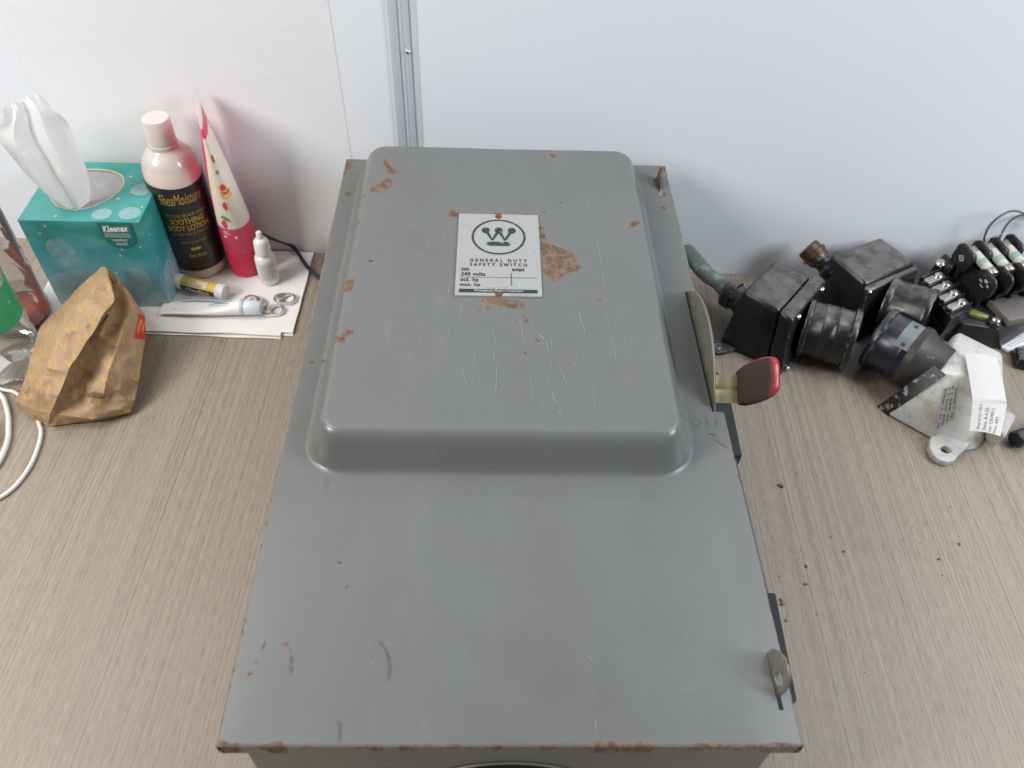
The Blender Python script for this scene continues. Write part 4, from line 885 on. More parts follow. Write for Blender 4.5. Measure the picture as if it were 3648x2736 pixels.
def tstroke(pts, w, name, mat):
    g = G(); P = spline([Vector((p[0], p[1], 0)) for p in pts], 6); n = len(P)
    for i, p in enumerate(P):
        ww = w * (0.3 + 0.7 * math.sin(math.pi * (i + 0.5) / n)); g.v += [tuple(tp(p.x, p.y + ww, 0.0005)), tuple(tp(p.x, p.y - ww, 0.0005))]
    for i in range(n - 1): g.f.append((2 * i, 2 * i + 1, 2 * i + 3, 2 * i + 2))
    g.build(name, mat, tpb, fix=False)
M['teal'] = simple('teal_stripe', (0.05, 0.34, 0.30), 0.4)
tstroke([(0.22, 0.17), (0.45, 0.14), (0.7, 0.19), (0.9, 0.22)], 0.018, 'printed_swoosh', M['blue']); tstroke([(0.32, 0.145), (0.5, 0.155), (0.66, 0.16)], 0.012, 'printed_swoosh', M['teal'])
tstroke([(0.60, 0.25), (0.70, 0.24), (0.86, 0.27)], 0.012, 'printed_line', M['teal']); tstroke([(0.58, 0.29), (0.7, 0.29), (0.85, 0.31)], 0.006, 'printed_line', M['greytext']); tstroke([(0.16, 0.33), (0.21, 0.33)], 0.008, 'printed_line', M['greytext'])

# ---- can pull tabs
M['alu'] = simple('aluminium', (0.78, 0.78, 0.77), 0.22, 1.0, 0.08, 200)
def pull_tab(cx, cy, z, rot, tilt, label):
    o_ = thing('pull_tab', label, 'pull tab', (cx, cy, z), 'loose can pull tabs on the paper towel')
    c_, s__ = math.cos(rot), math.sin(rot)
    fn = lambda a, b, h: (cx + a * c_ - b * s__, cy + a * s__ + b * c_, z + h + (a + 0.011) * tilt)
    n = 36; out = [(0.0118 * math.copysign(abs(math.cos(t)) ** 0.75, math.cos(t)), 0.0080 * math.copysign(abs(math.sin(t)) ** 0.8, math.sin(t)) * (1 + 0.1 * math.cos(t))) for t in [2 * math.pi * k / n for k in range(n)]]
    # finger ring at +x, tongue at -x
    hole = [(0.0044 + 0.0048 * math.cos(t), 0.0058 * math.sin(t)) for t in [2 * math.pi * k / n for k in range(n)]]
    g = G(); g.ring(out, hole, fn, 0.0002, 0.0016); g.build('ring', M['alu'], o_, 0.0005)
    g = G(); g.prism(circ(-0.0052, 0, 0.0040, 0.0048, 24), fn, 0.0016, 0.0024); g.build('tongue', M['alu'], o_, 0.0003)
    return o_
pull_tab(-0.2520, 0.4770, TZ + 0.0002, math.radians(165), 0.10, 'silver can tab half hidden behind the toothpaste cap')
pull_tab(-0.2235, 0.4835, TZ + 0.0002, math.radians(-8), 0.02, 'silver can tab lying alone nearest the right edge of the towel')
pull_tab(-0.2325, 0.4655, TZ + 0.0002, math.radians(8), 0.01, 'silver can tab touching the end of the toothpaste cap')

# ---- black cord behind the towel
M['cordblack'] = simple('cord_black', (0.02, 0.02, 0.022), 0.4)
zc = [0.030, 0.020, 0.012, 0.008, 0.0055, 0.0035, 0.0022, 0.0022]
tag(G().tube([(-0.27, 0.5585, 0.030)] + [(p[0], p[1] - 0.003, z) for p, z in zip(BCORD[1:], zc[1:])], 0.0021, 10).build('thin_cable', M['cordblack'], org=(-0.22, 0.54, 0)), 'thin black cord running from the pink tube to behind the switch', 'cord')

# ---- brown paper bag
def m_bag():
    t = NT('kraft_paper_print'); uv = t.n('ShaderNodeUVMap', uv_map='UVMap'); gv = t.n('ShaderNodeUVMap', uv_map='Grid')
    n = t.noise(t.obj, 70, 6, 0.65); n2 = t.noise(t.obj, 600, 3)
    col = t.mix(n, (0.335, 0.212, 0.116), (0.425, 0.285, 0.165))
    sp = t.n('ShaderNodeSeparateXYZ'); t.link(t.mapping(uv.outputs[0], (1 / 0.026, 1 / 0.0195, 1), rot=(0, 0, 0.5)), sp.inputs[0])
    yy = sp.outputs[1]; row = t.math('FLOOR', yy); xx = t.math('ADD', sp.outputs[0], t.math('MULTIPLY', row, 0.5))
    fx = t.math('SUBTRACT', t.math('FRACT', xx), 0.5); fy = t.math('SUBTRACT', t.math('FRACT', yy), 0.5)
    ax_ = t.math('ABSOLUTE', fx); a = t.math('DIVIDE', t.math('SUBTRACT', ax_, 0.155), 0.155)
    par = t.math('SUBTRACT', 0.34, t.math('MULTIPLY', t.math('MULTIPLY', a, a), 0.62))
    dl = t.math('ABSOLUTE', t.math('SUBTRACT', fy, par)); sl = t.math('ADD', 0.045, t.math('MULTIPLY', t.math('ABSOLUTE', a), 0.075))
    k = t.math('LESS_THAN', dl, sl); k = t.math('MULTIPLY', k, t.math('LESS_THAN', ax_, 0.31)); k = t.math('MULTIPLY', k, t.math('GREATER_THAN', fy, -0.30))
    k = t.math('MULTIPLY', k, t.smooth(n, 0.32, 0.46)); col = t.mix(t.math('MULTIPLY', k, 0.72), col, (0.62, 0.34, 0.035))
    gx = t.n('ShaderNodeSeparateXYZ'); t.link(gv.outputs[0], gx.inputs[0]); u, v = gx.outputs[0], gx.outputs[1]
    def rect(u0, u1, v0, v1):
        r = t.math('MULTIPLY', t.math('GREATER_THAN', u, u0), t.math('LESS_THAN', u, u1)); return t.math('MULTIPLY', r, t.math('MULTIPLY', t.math('GREATER_THAN', v, v0), t.math('LESS_THAN', v, v1)))
    rd = rect(4.52, 5.25, 1.05, 1.90); col = t.mix(rd, col, (0.52, 0.045, 0.022))
    # yellow arches inside the red square
    px = t.math('DIVIDE', t.math('SUBTRACT', u, 4.88), 0.34); py = t.math('DIVIDE', t.math('SUBTRACT', 1.47, v), 0.34)
    apx = t.math('ABSOLUTE', px); aa = t.math('DIVIDE', t.math('SUBTRACT', apx, 0.36), 0.36)
    pa = t.math('SUBTRACT', 0.62, t.math('MULTIPLY', t.math('MULTIPLY', aa, aa), 1.15)); dd = t.math('ABSOLUTE', t.math('SUBTRACT', py, pa))
    kk = t.math('MULTIPLY', t.math('LESS_THAN', dd, t.math('ADD', 0.10, t.math('MULTIPLY', t.math('ABSOLUTE', aa), 0.2))), t.math('MULTIPLY', t.math('LESS_THAN', apx, 0.75), t.math('GREATER_THAN', py, -0.6)))
    col = t.mix(kk, col, (0.72, 0.36, 0.03))
    # grease spot
    gs = t.math('SQRT', t.math('ADD', t.math('POWER', t.math('MULTIPLY', t.math('SUBTRACT', u, 3.85), 1.9), 2.0), t.math('POWER', t.math('MULTIPLY', t.math('SUBTRACT', v, 3.95), 3.2), 2.0)))
    gm = t.smooth(t.math('ADD', gs, t.math('MULTIPLY', n, 0.3)), 0.62, 0.45); col = t.mix(t.math('MULTIPLY', gm, 0.75), col, (0.10, 0.065, 0.035))
    cr = t.noise(t.obj, 110, 5, 0.6, 1.2); t.bump(t.math('ADD', cr, t.math('MULTIPLY', n2, 0.15)), 0.5, 0.0018)
    return t.set(col, 0.62, 0)
M['bag'] = m_bag()
ctrl = []
for s in BAG:
    x, y, z = s[0]; ctrl.append([(x - 0.012, y + 0.022, 0.0006)] + [tuple(p) for p in s])
back = [(p[0] - 0.004, p[1] + 0.006, 0.0006) for p in ctrl[0]]; ctrl = [back] + ctrl
g = G(); su = sv = 9; R0_, C0_ = len(ctrl), len(ctrl[0]); NU, NV = (C0_ - 1) * su, (R0_ - 1) * sv; GR = []
def bil(v, u):
    j = min(int(v), R0_ - 2); i = min(int(u), C0_ - 2); fv, fu = v - j, u - i
    q = lambda a, b: Vector(ctrl[a][b])
    # soften slightly: smoothstep gives facets with rounded ridges
    return (q(j, i) * (1 - fu) + q(j, i + 1) * fu) * (1 - fv) + (q(j + 1, i) * (1 - fu) + q(j + 1, i + 1) * fu) * fv
for j in range(NV + 1):
    for i in range(NU + 1):
        v, u = j / sv, i / su; p = bil(v, u); p0 = p.copy()
        if p.z > 0.002:
            c1 = 1 - abs(mnoise.noise(p0 * 38)) * 2; c2 = 1 - abs(mnoise.noise(p0 * 85 + Vector((3, 1, 2)))) * 2
            p += Vector((0.3, -0.5, 0.8)) * (0.0052 * (c1 - 0.6) + 0.0026 * (c2 - 0.6)); p += Vector((mnoise.noise(p0 * 30), mnoise.noise(p0 * 30 + Vector((9, 0, 0))), 0)) * 0.0016
        p.z = max(p.z, 0.0006); g.v.append(tuple(p)); GR.append((u - 1 + 0.0, v - 1.0))
for j in range(NV):
    for i in range(NU): a = j * (NU + 1) + i; g.f.append((a, a + 1, a + NU + 2, a + NU + 1))
bag = g.build('paper_bag', M['bag'], org=(-0.38, 0.38, 0), fix=False, ang=28)
tag(bag, 'crumpled brown paper takeaway bag with yellow arches lying folded on the desk', 'paper bag')
u1 = bag.data.uv_layers.new(name='UVMap'); u2 = bag.data.uv_layers.new(name='Grid')
cw = [0.0]; 
for i in range(1, C0_): cw.append(cw[-1] + (Vector(ctrl[3][i]) - Vector(ctrl[3][i - 1])).length)
rw = [0.0]
for j in range(1, R0_): rw.append(rw[-1] + (Vector(ctrl[j][3]) - Vector(ctrl[j - 1][3])).length)
for lp in bag.data.loops:
    u, v = GR[lp.vertex_index]; u2.data[lp.index].uv = (u, v)
    u1.data[lp.index].uv = (float(np.interp(u + 1, range(C0_), cw)), float(np.interp(v + 1, range(R0_), rw)))

# ---- clear plastic bottles at the left edge
def m_clear(name, tint=(0.93, 0.93, 0.93), gl=1.0, bumpy=0.0):
    t = NT(name); t.t.nodes.remove(t.b)
    tr = t.n('ShaderNodeBsdfTransparent'); tr.inputs[0].default_value = (*tint, 1)
    gg = t.n('ShaderNodeBsdfGlossy'); gg.inputs['Roughness'].default_value = 0.06; gg.inputs[0].default_value = (1, 1, 1, 1)
    df = t.n('ShaderNodeBsdfDiffuse'); df.inputs[0].default_value = (0.7, 0.7, 0.7, 1)
    m1 = t.n('ShaderNodeMixShader'); m1.inputs[0].default_value = 0.10; t.link(tr.outputs[0], m1.inputs[1]); t.link(df.outputs[0], m1.inputs[2])
    lw_ = t.n('ShaderNodeLayerWeight'); lw_.inputs[0].default_value = 0.22
    bp = t.n('ShaderNodeBump'); bp.inputs['Strength'].default_value = 0.08 + bumpy; bp.inputs['Distance'].default_value = 0.002
    t.link(t.noise(t.obj, 60 + 60 * bumpy, 3, 0.5, 0.5 + bumpy), bp.inputs['Height']); t.link(bp.outputs[0], gg.inputs['Normal']); t.link(bp.outputs[0], lw_.inputs['Normal'])
    m2 = t.n('ShaderNodeMixShader'); t.link(t.math('MULTIPLY', lw_.outputs['Fresnel'], gl), m2.inputs[0]); t.link(m1.outputs[0], m2.inputs[1]); t.link(gg.outputs[0], m2.inputs[2])
    t.link(m2.outputs[0], t.out.inputs['Surface']); return t.m
M['clear'] = m_clear('clear_plastic'); M['crinkle'] = m_clear('crinkled_plastic', (0.93, 0.94, 0.93), 0.75, 0.3)
BA = Vector((-0.4790, 0.4520, 0.0006))
o_ = thing('drink_bottle', 'clear plastic bottle with a little red drink left, beside the tissue box', 'bottle', tuple(BA))
prA = [(0, 0.003), (0.012, 0.002), (0.020, 0), (0.028, 0.0015), (0.0312, 0.006), (0.0316, 0.016), (0.0306, 0.022), (0.0316, 0.028), (0.0316, 0.060), (0.0300, 0.066), (0.0316, 0.072), (0.0316, 0.120), (0.0290, 0.145), (0.021, 0.170), (0.0135, 0.188), (0.0125, 0.192), (0.0125, 0.205)]
G().lathe(prA, BA, (0, 0, 1), 56, caps=False).build('bottle_body', M['clear'], o_)
def m_liquid(name, c, a):
    t = NT(name); return t.set(t.mix(t.noise(t.obj, 40, 2), c, tuple(x * 0.8 for x in c)), 0.1, 0, Alpha=a)
G().lathe([(0, 0.0034), (0.012, 0.0026), (0.0198, 0.0008), (0.0275, 0.0022), (0.0306, 0.0066), (0.0310, 0.0095), (0, 0.0095)], BA, (0, 0, 1), 48).build('red_drink', m_liquid('red_drink', (0.36, 0.055, 0.012), 0.9), o_)
G().lathe([(0.0311, 0.0100), (0.0311, 0.0155), (0.0301, 0.022), (0.0311, 0.0245)], BA, (0, 0, 1), 48, caps=False).build('drink_film', m_liquid('drink_film', (0.30, 0.075, 0.065), 0.35), o_)
G().lathe([(0.0148, 0.192), (0.0150, 0.193), (0.0146, 0.207), (0, 0.2075)], BA, (0, 0, 1), 40).build('cap', M['wplastic'], o_)
BB = Vector((-0.4600, 0.3900, 0.0006))
o_ = thing('water_bottle', 'clear crinkled plastic bottle with green label at the left edge behind the bag', 'bottle', tuple(BB))
prB = [(0, 0.004), (0.010, 0.003), (0.020, 0), (0.027, 0.002), (0.0300, 0.008), (0.0308, 0.018), (0.0288, 0.023), (0.0308, 0.028), (0.0308, 0.036), (0.0285, 0.041), (0.0308, 0.046), (0.0308, 0.056), (0.0295, 0.060), (0.0295, 0.100), (0.0308, 0.104), (0.0300, 0.125), (0.022, 0.150), (0.0135, 0.168), (0.0125, 0.172), (0.0125, 0.182)]
G().lathe(prB, BB, (0, 0, 1), 56, caps=False).build('bottle_body', M['crinkle'], o_)
M['green'] = simple('green_label', (0.030, 0.27, 0.11), 0.35, 0, 0.25, 40, wear=0.8, wcol=(0.6, 0.62, 0.55), wthr=0.60, wscale=45)
lbB = G().lathe([(0.0303, 0.0605), (0.0303, 0.0995)], BB, (0, 0, 1), 56, caps=False).build('label', M['green'], o_)
lbB.data.polygons[-1].select = False
G().lathe([(0.0148, 0.172), (0.0150, 0.173), (0.0146, 0.187), (0, 0.1875)], BB, (0, 0, 1), 40).build('cap', M['wplastic'], o_)

# ---- white cords and dark round thing at the left edge
M['cordwhite'] = simple('cord_white', (0.74, 0.73, 0.69), 0.4, 0, 0.05)
tag(G().tube([(p[0], p[1], 0.0019) for p in WCORD1], 0.0018, 10).build('white_cord', M['cordwhite'], org=(-0.42, 0.3, 0)), 'white cord curving out from under the paper bag', 'cord')
tag(G().tube([(p[0], p[1], 0.0024) for p in WCORD2], 0.0023, 10).build('white_cord', M['cordwhite'], org=(-0.44, 0.3, 0)), 'white cord loop at the left edge around a dark round object', 'cord')
tag(G().lathe([(0, 0), (0.021, 0), (0.0225, 0.0015), (0.0225, 0.008), (0.0205, 0.0105), (0.012, 0.0112), (0.0115, 0.0104), (0, 0.0104)], (-0.4640, 0.2960, 0.0006), (0, 0, 1), 40).build('dark_round_case', simple('dark_plastic', (0.04, 0.038, 0.04), 0.5), org=(-0.464, 0.296, 0)), 'dark round plastic case at the left edge of the desk', 'case')

# ================================================================ RIGHT SIDE: CONNECTORS AND FUSE BLOCK
def m_blackmetal(name, base=(0.013, 0.013, 0.015), dust=(0.165, 0.150, 0.137), k=0.9):
    t = NT(name); n = t.noise(t.obj, 60, 6, 0.65)
    ge = t.n('ShaderNodeNewGeometry'); sx = t.n('ShaderNodeSeparateXYZ'); t.link(ge.outputs['Normal'], sx.inputs[0])
    up_ = t.smooth(t.math('ADD', sx.outputs[2], t.math('MULTIPLY', t.math('SUBTRACT', n, 0.5), 0.9)), 0.72, 1.20)   # dust settled on upward faces
    col = t.mix(t.math('MULTIPLY', up_, k), base, dust)
    bv = t.n('ShaderNodeBevel'); bv.samples = 4; bv.inputs[0].default_value = 0.0016
    dt = t.n('ShaderNodeVectorMath', operation='DOT_PRODUCT'); t.link(bv.outputs[0], dt.inputs[0]); t.link(ge.outputs['Normal'], dt.inputs[1])
    ed = t.smooth(dt.outputs['Value'], 0.985, 0.90); ed = t.math('MULTIPLY', ed, t.smooth(t.noise(t.obj, 150, 5, 0.7), 0.48, 0.58))
    col = t.mix(t.math('MULTIPLY', ed, 0.8), col, (0.36, 0.35, 0.35))
    ch = t.smooth(t.noise(t.obj, 120, 7, 0.75), 0.70, 0.73); col = t.mix(t.math('MULTIPLY', ch, 0.6), col, (0.30, 0.30, 0.30))
    t.bump(t.noise(t.obj, 500, 3), 0.15, 0.0004)
    return t.set(col, t.math('MULTIPLY_ADD', n, 0.25, 0.16), 0)
M['bm'] = m_blackmetal('black_painted_metal'); M['bm2'] = m_blackmetal('blue_black_metal', (0.014, 0.018, 0.030), (0.12, 0.11, 0.095), 0.6)
M['hole'] = simple('dark_hollow', (0.008, 0.008, 0.009), 0.7)
M['greycable'] = simple('grey_green_cable', (0.115, 0.14, 0.122), 0.4, 0, 0.2, 60, wear=0.5, wcol=(0.30, 0.38, 0.33), wthr=0.56, wscale=70)
M['brownbrass'] = simple('tarnished_brass', (0.095, 0.068, 0.040), 0.42, 0.7, 0.3, 130, wear=0.5, wcol=(0.34, 0.29, 0.18), wthr=0.58)
M['screw'] = simple('bright_screw', (0.62, 0.61, 0.58), 0.25, 1.0, 0.1)
def V3(*a): return Vector(a)
def screw(p, axis, r, parent, mat='screw', h=0.0018):
    o_ = G().lathe([(r, -0.0005), (r, h * 0.6), (r * 0.75, h), (0, h * 1.05)], p, axis, 18).build('screw', M[mat], parent); return o_
def barrel(parent, a, b, r, name, mat, lip=0.0025, bore=True, ribs=()):
    a, b = Vector(a), Vector(b); ax = (b - a).normalized(); L = (b - a).length
    pr = [(r * 0.9, 0), (r, 0.001)]
    for q in ribs: pr += [(r, L * q - 0.0016), (r + 0.0005, L * q - 0.0010), (r + 0.0005, L * q + 0.0010), (r, L * q + 0.0016)]
    pr += [(r, L - 0.007), (r + lip, L - 0.0055), (r + lip, L - 0.001), (r + lip - 0.001, L), (r - 0.0022, L), (r - 0.003, L - 0.001), (r - 0.003, L - 0.020 if L > 0.03 else L * 0.3)]
    o_ = G().lathe(pr, a, ax, 56).build(name, mat, parent, ang=45)
    if bore: G().lathe([(r - 0.0031, 0), (r - 0.0031, 0.0006), (0, 0.0006)], a + ax * max(L - 0.018, L * 0.35), ax, 40).build('bore', M['hole'], o_)
    return o_

# ---- connector box nearest the switch handle
CN = thing('connector_box', 'black metal connector box with cable stub and round open barrel, nearest the red handle', 'connector', (0.265, 0.45, 0), 'old military style connector housings')
e1 = V3(0.726, -0.688, 0)
top = [V3(.2294, .4498, .056), V3(.2592, .4216, .056), V3(.3030, .4730, .056), V3(.2725, .4990, .056)]
bot = [V3(.2130, .4300, .001), V3(.2575, .4035, .001), V3(.3030, .4570, .001), V3(.2620, .4830, .001)]
hb = G().hexa(bot, top).build('housing', M['bm'], CN, 0.0045, 3)
ft = [top[1] + e1 * 0.0004 + V3(-.002, -.003, .002), top[1] + e1 * 0.015 + V3(-.002, -.003, .001), top[2] + e1 * 0.015 + V3(.002, .003, .001), top[2] + e1 * 0.0004 + V3(.002, .003, .002)]
fb = [bot[1] + e1 * 0.0004 + V3(-.002, -.003, -.0004), bot[1] + e1 * 0.017 + V3(-.002, -.003, -.0004), bot[2] + e1 * 0.017 + V3(.002, .003, -.0004), bot[2] + e1 * 0.0004 + V3(.002, .003, -.0004)]
G().hexa(fb, ft).build('flange', M['bm'], CN, 0.003, 2)
for a, b, w in ((ft[1], ft[2], 0.12), (ft[1], ft[2], 0.88), (fb[1], fb[2], 0.10)):
    p = a.lerp(b, w); p = p.lerp((ft[1] + ft[2] + fb[1] + fb[2]) / 4, 0.10); screw(p + e1 * 0.0004, e1, 0.0030, CN, 'screw', 0.0022)
fc = (ft[1] + ft[2] + fb[1] + fb[2]) / 4
barrel(CN, fc + V3(0, 0, 0.000) - e1 * 0.002, V3(.3345, .4085, .0318), 0.0272, 'barrel', M['bm'], 0.0028, True, (0.36, 0.62))
G().lathe([(0.0285, 0), (0.0290, 0.001), (0.0285, 0.004), (0.0272, 0.005)], fc - e1 * 0.001, V3(.3345, .4085, .0318) - fc, 48).build('collar', M['bm'], CN)
# mounting ear with eyelet at the front left foot
g = G(); g.prism([(0.2030, 0.4230), (0.2085, 0.4150), (0.2180, 0.4165), (0.2300, 0.4210), (0.2200, 0.4320), (0.2080, 0.4330)], lambda a, b, h: (a, b, h), 0.0008, 0.0050); g.build('mounting_ear', M['bm'], CN, 0.001)
G().lathe([(0.0040, 0), (0.0042, 0.0008), (0.0034, 0.0014), (0.0024, 0.0012), (0.0022, 0.0002), (0, 0.0002)], (0.2110, 0.4235, 0.0050), (0, 0, 1), 24).build('eyelet', simple('dull_eyelet', (0.18, 0.18, 0.18), 0.4, 0.6), CN)
ga = V3(.2415, .4600, .030)
G().lathe([(0.0150, 0), (0.0150, 0.006), (0.0128, 0.0068), (0.0128, 0.013), (0.0150, 0.0138), (0.0150, 0.0225), (0.0120, 0.025), (0.0, 0.025)], ga, -e1 + V3(0, 0, 0.05), 32).build('cable_gland', M['bm'], CN)
pe = ga - e1 * 0.024
G().tube([pe + e1 * 0.004, pe + V3(-0.004, 0.012, 0.001), V3(.2075, .5010, .033), V3(.1965, .5230, .035), V3(.1900, .5360, .036)], 0.0098, 14, 0.62).build('cable_stub', M['greycable'], CN)

# ---- second connector box against the wall
CN2 = thing('connector_box', 'black connector box against the wall with brass coupling at its left corner', 'connector', (0.37, 0.485, 0), 'old military style connector housings')
top = [V3(.3257, .4987, .063), V3(.3486, .4557, .063), V3(.4106, .4895, .063), V3(.3872, .5300, .063)]
bot = [V3(.3230, .4880, .001), V3(.3500, .4420, .001), V3(.4110, .4770, .001), V3(.3860, .5200, .001)]
G().hexa(bot, top).build('housing', M['bm'], CN2, 0.0045, 3)
e2 = V3(.47, -.88, 0).normalized()
ft = [top[1] + V3(0, 0, -.004), top[1] + e2 * 0.006 + V3(0, 0, -.006), top[2] + e2 * 0.006 + V3(0, 0, -.006), top[2] + V3(0, 0, -.004)]
fb = [bot[1], bot[1] + e2 * 0.006, bot[2] + e2 * 0.006, bot[2]]
G().hexa([p + V3(0, 0, -.0003) + e2 * 0.0004 for p in fb], [p + e2 * 0.0004 for p in ft]).build('flange', M['bm'], CN2, 0.002, 2)
a = (ft[1] + ft[2] + fb[1] + fb[2]) / 4; bnd = V3(.4165, .4370, .0345)
barrel(CN2, a - e2 * 0.001, bnd, 0.0285, 'barrel', M['bm'], 0.0010, True, ())
G().lathe([(0.0305, 0), (0.0308, 0.0015), (0.0302, 0.004), (0.0290, 0.006)], a - e2 * 0.0005, bnd - a, 48).build('collar', M['bm'], CN2)
screw(ft[1].lerp(ft[2], 0.06) + V3(0, 0, -.003), e2, 0.0028, CN2)
ga = V3(.3330, .4955, .0430); gd = V3(-.030, .028, .017).normalized()
G().lathe([(0.0105, 0), (0.0110, 0.006), (0.0085, 0.008), (0.0085, 0.014), (0.0100, 0.015), (0.0100, 0.017)], ga, gd, 28).build('cable_gland', M['bm'], CN2)
G().lathe([(0.0105, 0.0165), (0.0112, 0.0175), (0.0112, 0.0225), (0.0128, 0.0230), (0.0128, 0.0265), (0.0112, 0.0272), (0.0112, 0.0335), (0.0098, 0.0350), (0.0060, 0.0352), (0.0058, 0.0325), (0, 0.0325)], ga, gd, 40, 1, 0.035).build('brass_coupling', M['brownbrass'], CN2)

# ---- grey cast connector with paper tag
def m_cast():
    t = NT('cast_grey'); n = t.noise(t.obj, 45, 6, 0.65); n2 = t.noise(t.obj, 260, 4, 0.6)
    c = t.mix(t.smooth(n, 0.46, 0.66), (0.56, 0.55, 0.525), (0.42, 0.375, 0.29)); c = t.mix(t.math('MULTIPLY', t.smooth(n2, 0.60, 0.68), 0.5), c, (0.25, 0.22, 0.18))
    t.bump(n2, 0.25, 0.0005); return t.set(c, 0.5, 0.15)
M['cast'] = m_cast(); M['castdark'] = simple('cast_brown_grey', (0.045, 0.040, 0.036), 0.5, 0.2, 0.3, 80, wear=0.6, wcol=(0.22, 0.19, 0.15), wscale=90)
CN3 = thing('cast_connector', 'grey cast metal connector with white paper tag and dark blue barrel', 'connector', (0.42, 0.36, 0), 'old military style connector housings')
P = [(.3560, .3420, .001), (.3890, .3126, .001), (.4129, .2991, .001), (.4269, .3016, .001), (.4380, .3180, .001), (.4660, .3450, .001), (.4700, .3700, .001), (.4380, .4080, .001), (.4000, .3950, .001),
     (.3899, .3520, .050), (.4270, .4050, .050), (.4590, .3790, .048), (.4440, .3440, .050)]
cast = G().hull(P).build('housing', M['cast'], CN3, 0.003, 3)
G().hull([(.4380, .3185, .002), (.4330, .2960, .010), (.4370, .2960, .027), (.4570, .3200, .028), (.4590, .3240, .004), (.4300, .3250, .026), (.4560, .3400, .020), (.4480, .3160, .002)]).build('end_block', M['cast'], CN3, 0.0015)
# dark throat and barrel
e3 = V3(.72, -.69, 0).normalized(); r0 = V3(.3575, .4130, .0325); r1 = r0 + e3 * 0.037
barrel(CN3, r1, r0, 0.0288, 'barrel', M['bm2'], 0.0026, True, (0.25,))
G().lathe([(0.0290, 0), (0.0305, 0.001), (0.0310, 0.007), (0.0250, 0.016), (0.0235, 0.032)], r1 - e3 * 0.004, e3, 48).build('throat', M['castdark'], CN3)
g = G(); q0 = V3(.3535, .3475, .0005); q1 = V3(.3885, .3525, .0520); nn = V3(-.62, -.20, .35).normalized() * 0.006
w_ = V3(.70, .70, 0) * 0.012
g.hexa([q0, q0 + V3(.004, -.006, 0), q1 + V3(.004, -.006, 0), q1], [p + V3(-.0030, .0050, .0) for p in (q0, q0 + V3(.004, -.006, 0), q1 + V3(.004, -.006, 0), q1)])
g.build('black_flange', simple('worn_black_paint', (0.016, 0.016, 0.018), 0.45, 0, 0.2, 90, wear=0.8, wcol=(0.42, 0.41, 0.38), wthr=0.57, wscale=140), CN3, 0.001)
# label plate wrapped on the barrel
g = G(); rr = 0.0294; s_up = V3(0, 0, 1); s_sd = e3.cross(s_up)     # perpendicular in the desk plane
for k in range(11):
    t = math.radians(50 + 74 * k / 10 - 8)
    dvec = (s_sd * math.cos(t) + s_up * math.sin(t)) * rr
    for l in (0.0200, 0.0335): g.v.append(tuple(r0 + e3 * l + dvec))
for k in range(10): g.f.append((2 * k, 2 * k + 1, 2 * k + 3, 2 * k + 2))
lb3 = g.build('label_plate', simple('label_bluegrey', (0.20, 0.235, 0.235), 0.35, 0.3, 0.2, 100, wear=0.6, wcol=(0.34, 0.30, 0.2), wscale=120), CN3, fix=False)
for k, l in ((58, 0.0268), (104, 0.0268)):
    t = math.radians(k - 8); dvec = (s_sd * math.cos(t) + s_up * math.sin(t)); screw(r0 + e3 * l + dvec * (rr + 0.0002), dvec, 0.0018, CN3, 'brownbrass', 0.0012)
# mounting lug with hole
lp = [(.4060, .3180), (.3960, .3160), (.3845, .3110), (.3795, .3010), (.3795, .2920), (.3835, .2855), (.3900, .2835), (.3975, .2862), (.4040, .2930), (.4120, .2990), (.4200, .3060)]
hc = (.3935, .2975)
g = G(); n = 40; an = [2 * math.pi * k / n for k in range(n)]
def ray_poly(t):
    d = (math.cos(t), math.sin(t)); best = None
    for k in range(len(lp)):
        (x1, y1), (x2, y2) = lp[k], lp[(k + 1) % len(lp)]; ex, ey = x2 - x1, y2 - y1; den = d[0] * ey - d[1] * ex
        if abs(den) < 1e-12: continue
        s = ((x1 - hc[0]) * ey - (y1 - hc[1]) * ex) / den; q = ((x1 - hc[0]) * d[1] - (y1 - hc[1]) * d[0]) / den
        if s > 0 and -1e-9 <= q <= 1 + 1e-9 and (best is None or s < best): best = s
    return (hc[0] + d[0] * best, hc[1] + d[1] * best)
g.ring([ray_poly(t) for t in an], [(hc[0] + 0.0046 * math.cos(t), hc[1] + 0.0042 * math.sin(t)) for t in an], lambda a, b, h: (a, b, h), 0.0008, 0.0075)
g.build('mounting_lug', M['cast'], CN3, 0.0008, 1)
# engraved data plate on the sloping front face, with worn marks
f0, f1, f2 = V3(.3560, .3420, .001), V3(.3890, .3126, .001), V3(.3899, .3520, .050)
fn_ = (f1 - f0).cross(f2 - f0).normalized(); fn_ = fn_ if fn_.z > 0 else -fn_
fx_ = (f1 - f0).normalized(); fy_ = fn_.cross(fx_); fcen = V3(.3990, .3170, .0175)
# lie on the face that spans lug side: find plane of hull at that spot by projecting on the mesh
dg = bpy.context.evaluated_depsgraph_get(); bpy.context.view_layer.update()
def drop(x, y, zt=0.2):
    hit, loc, nor, idx = cast.ray_cast(Vector((x, y, zt)) - ORG[CN3.name], Vector((0, 0, -1)))
    return (loc + ORG[CN3.name], nor) if hit else (Vector((x, y, 0.03)), Vector((0, 0, 1)))
g = G(); G8 = 8
for j in range(G8 + 1):
    for i in range(G8 + 1):
        p, nr = drop(.3905 + .0125 * i / G8 + .003 * j / G8, .3175 + .0230 * j / G8 + .004 * i / G8); g.v.append(tuple(p + nr * 0.0005))
for j in range(G8):
    for i in range(G8): a = j * (G8 + 1) + i; g.f.append((a, a + 1, a + G8 + 2, a + G8 + 1))
dp = g.build('data_plate', simple('plate_pale', (0.50, 0.50, 0.49), 0.4, 0.3, 0.1), CN3, fix=False)
g = G(); rt = random.Random(8)
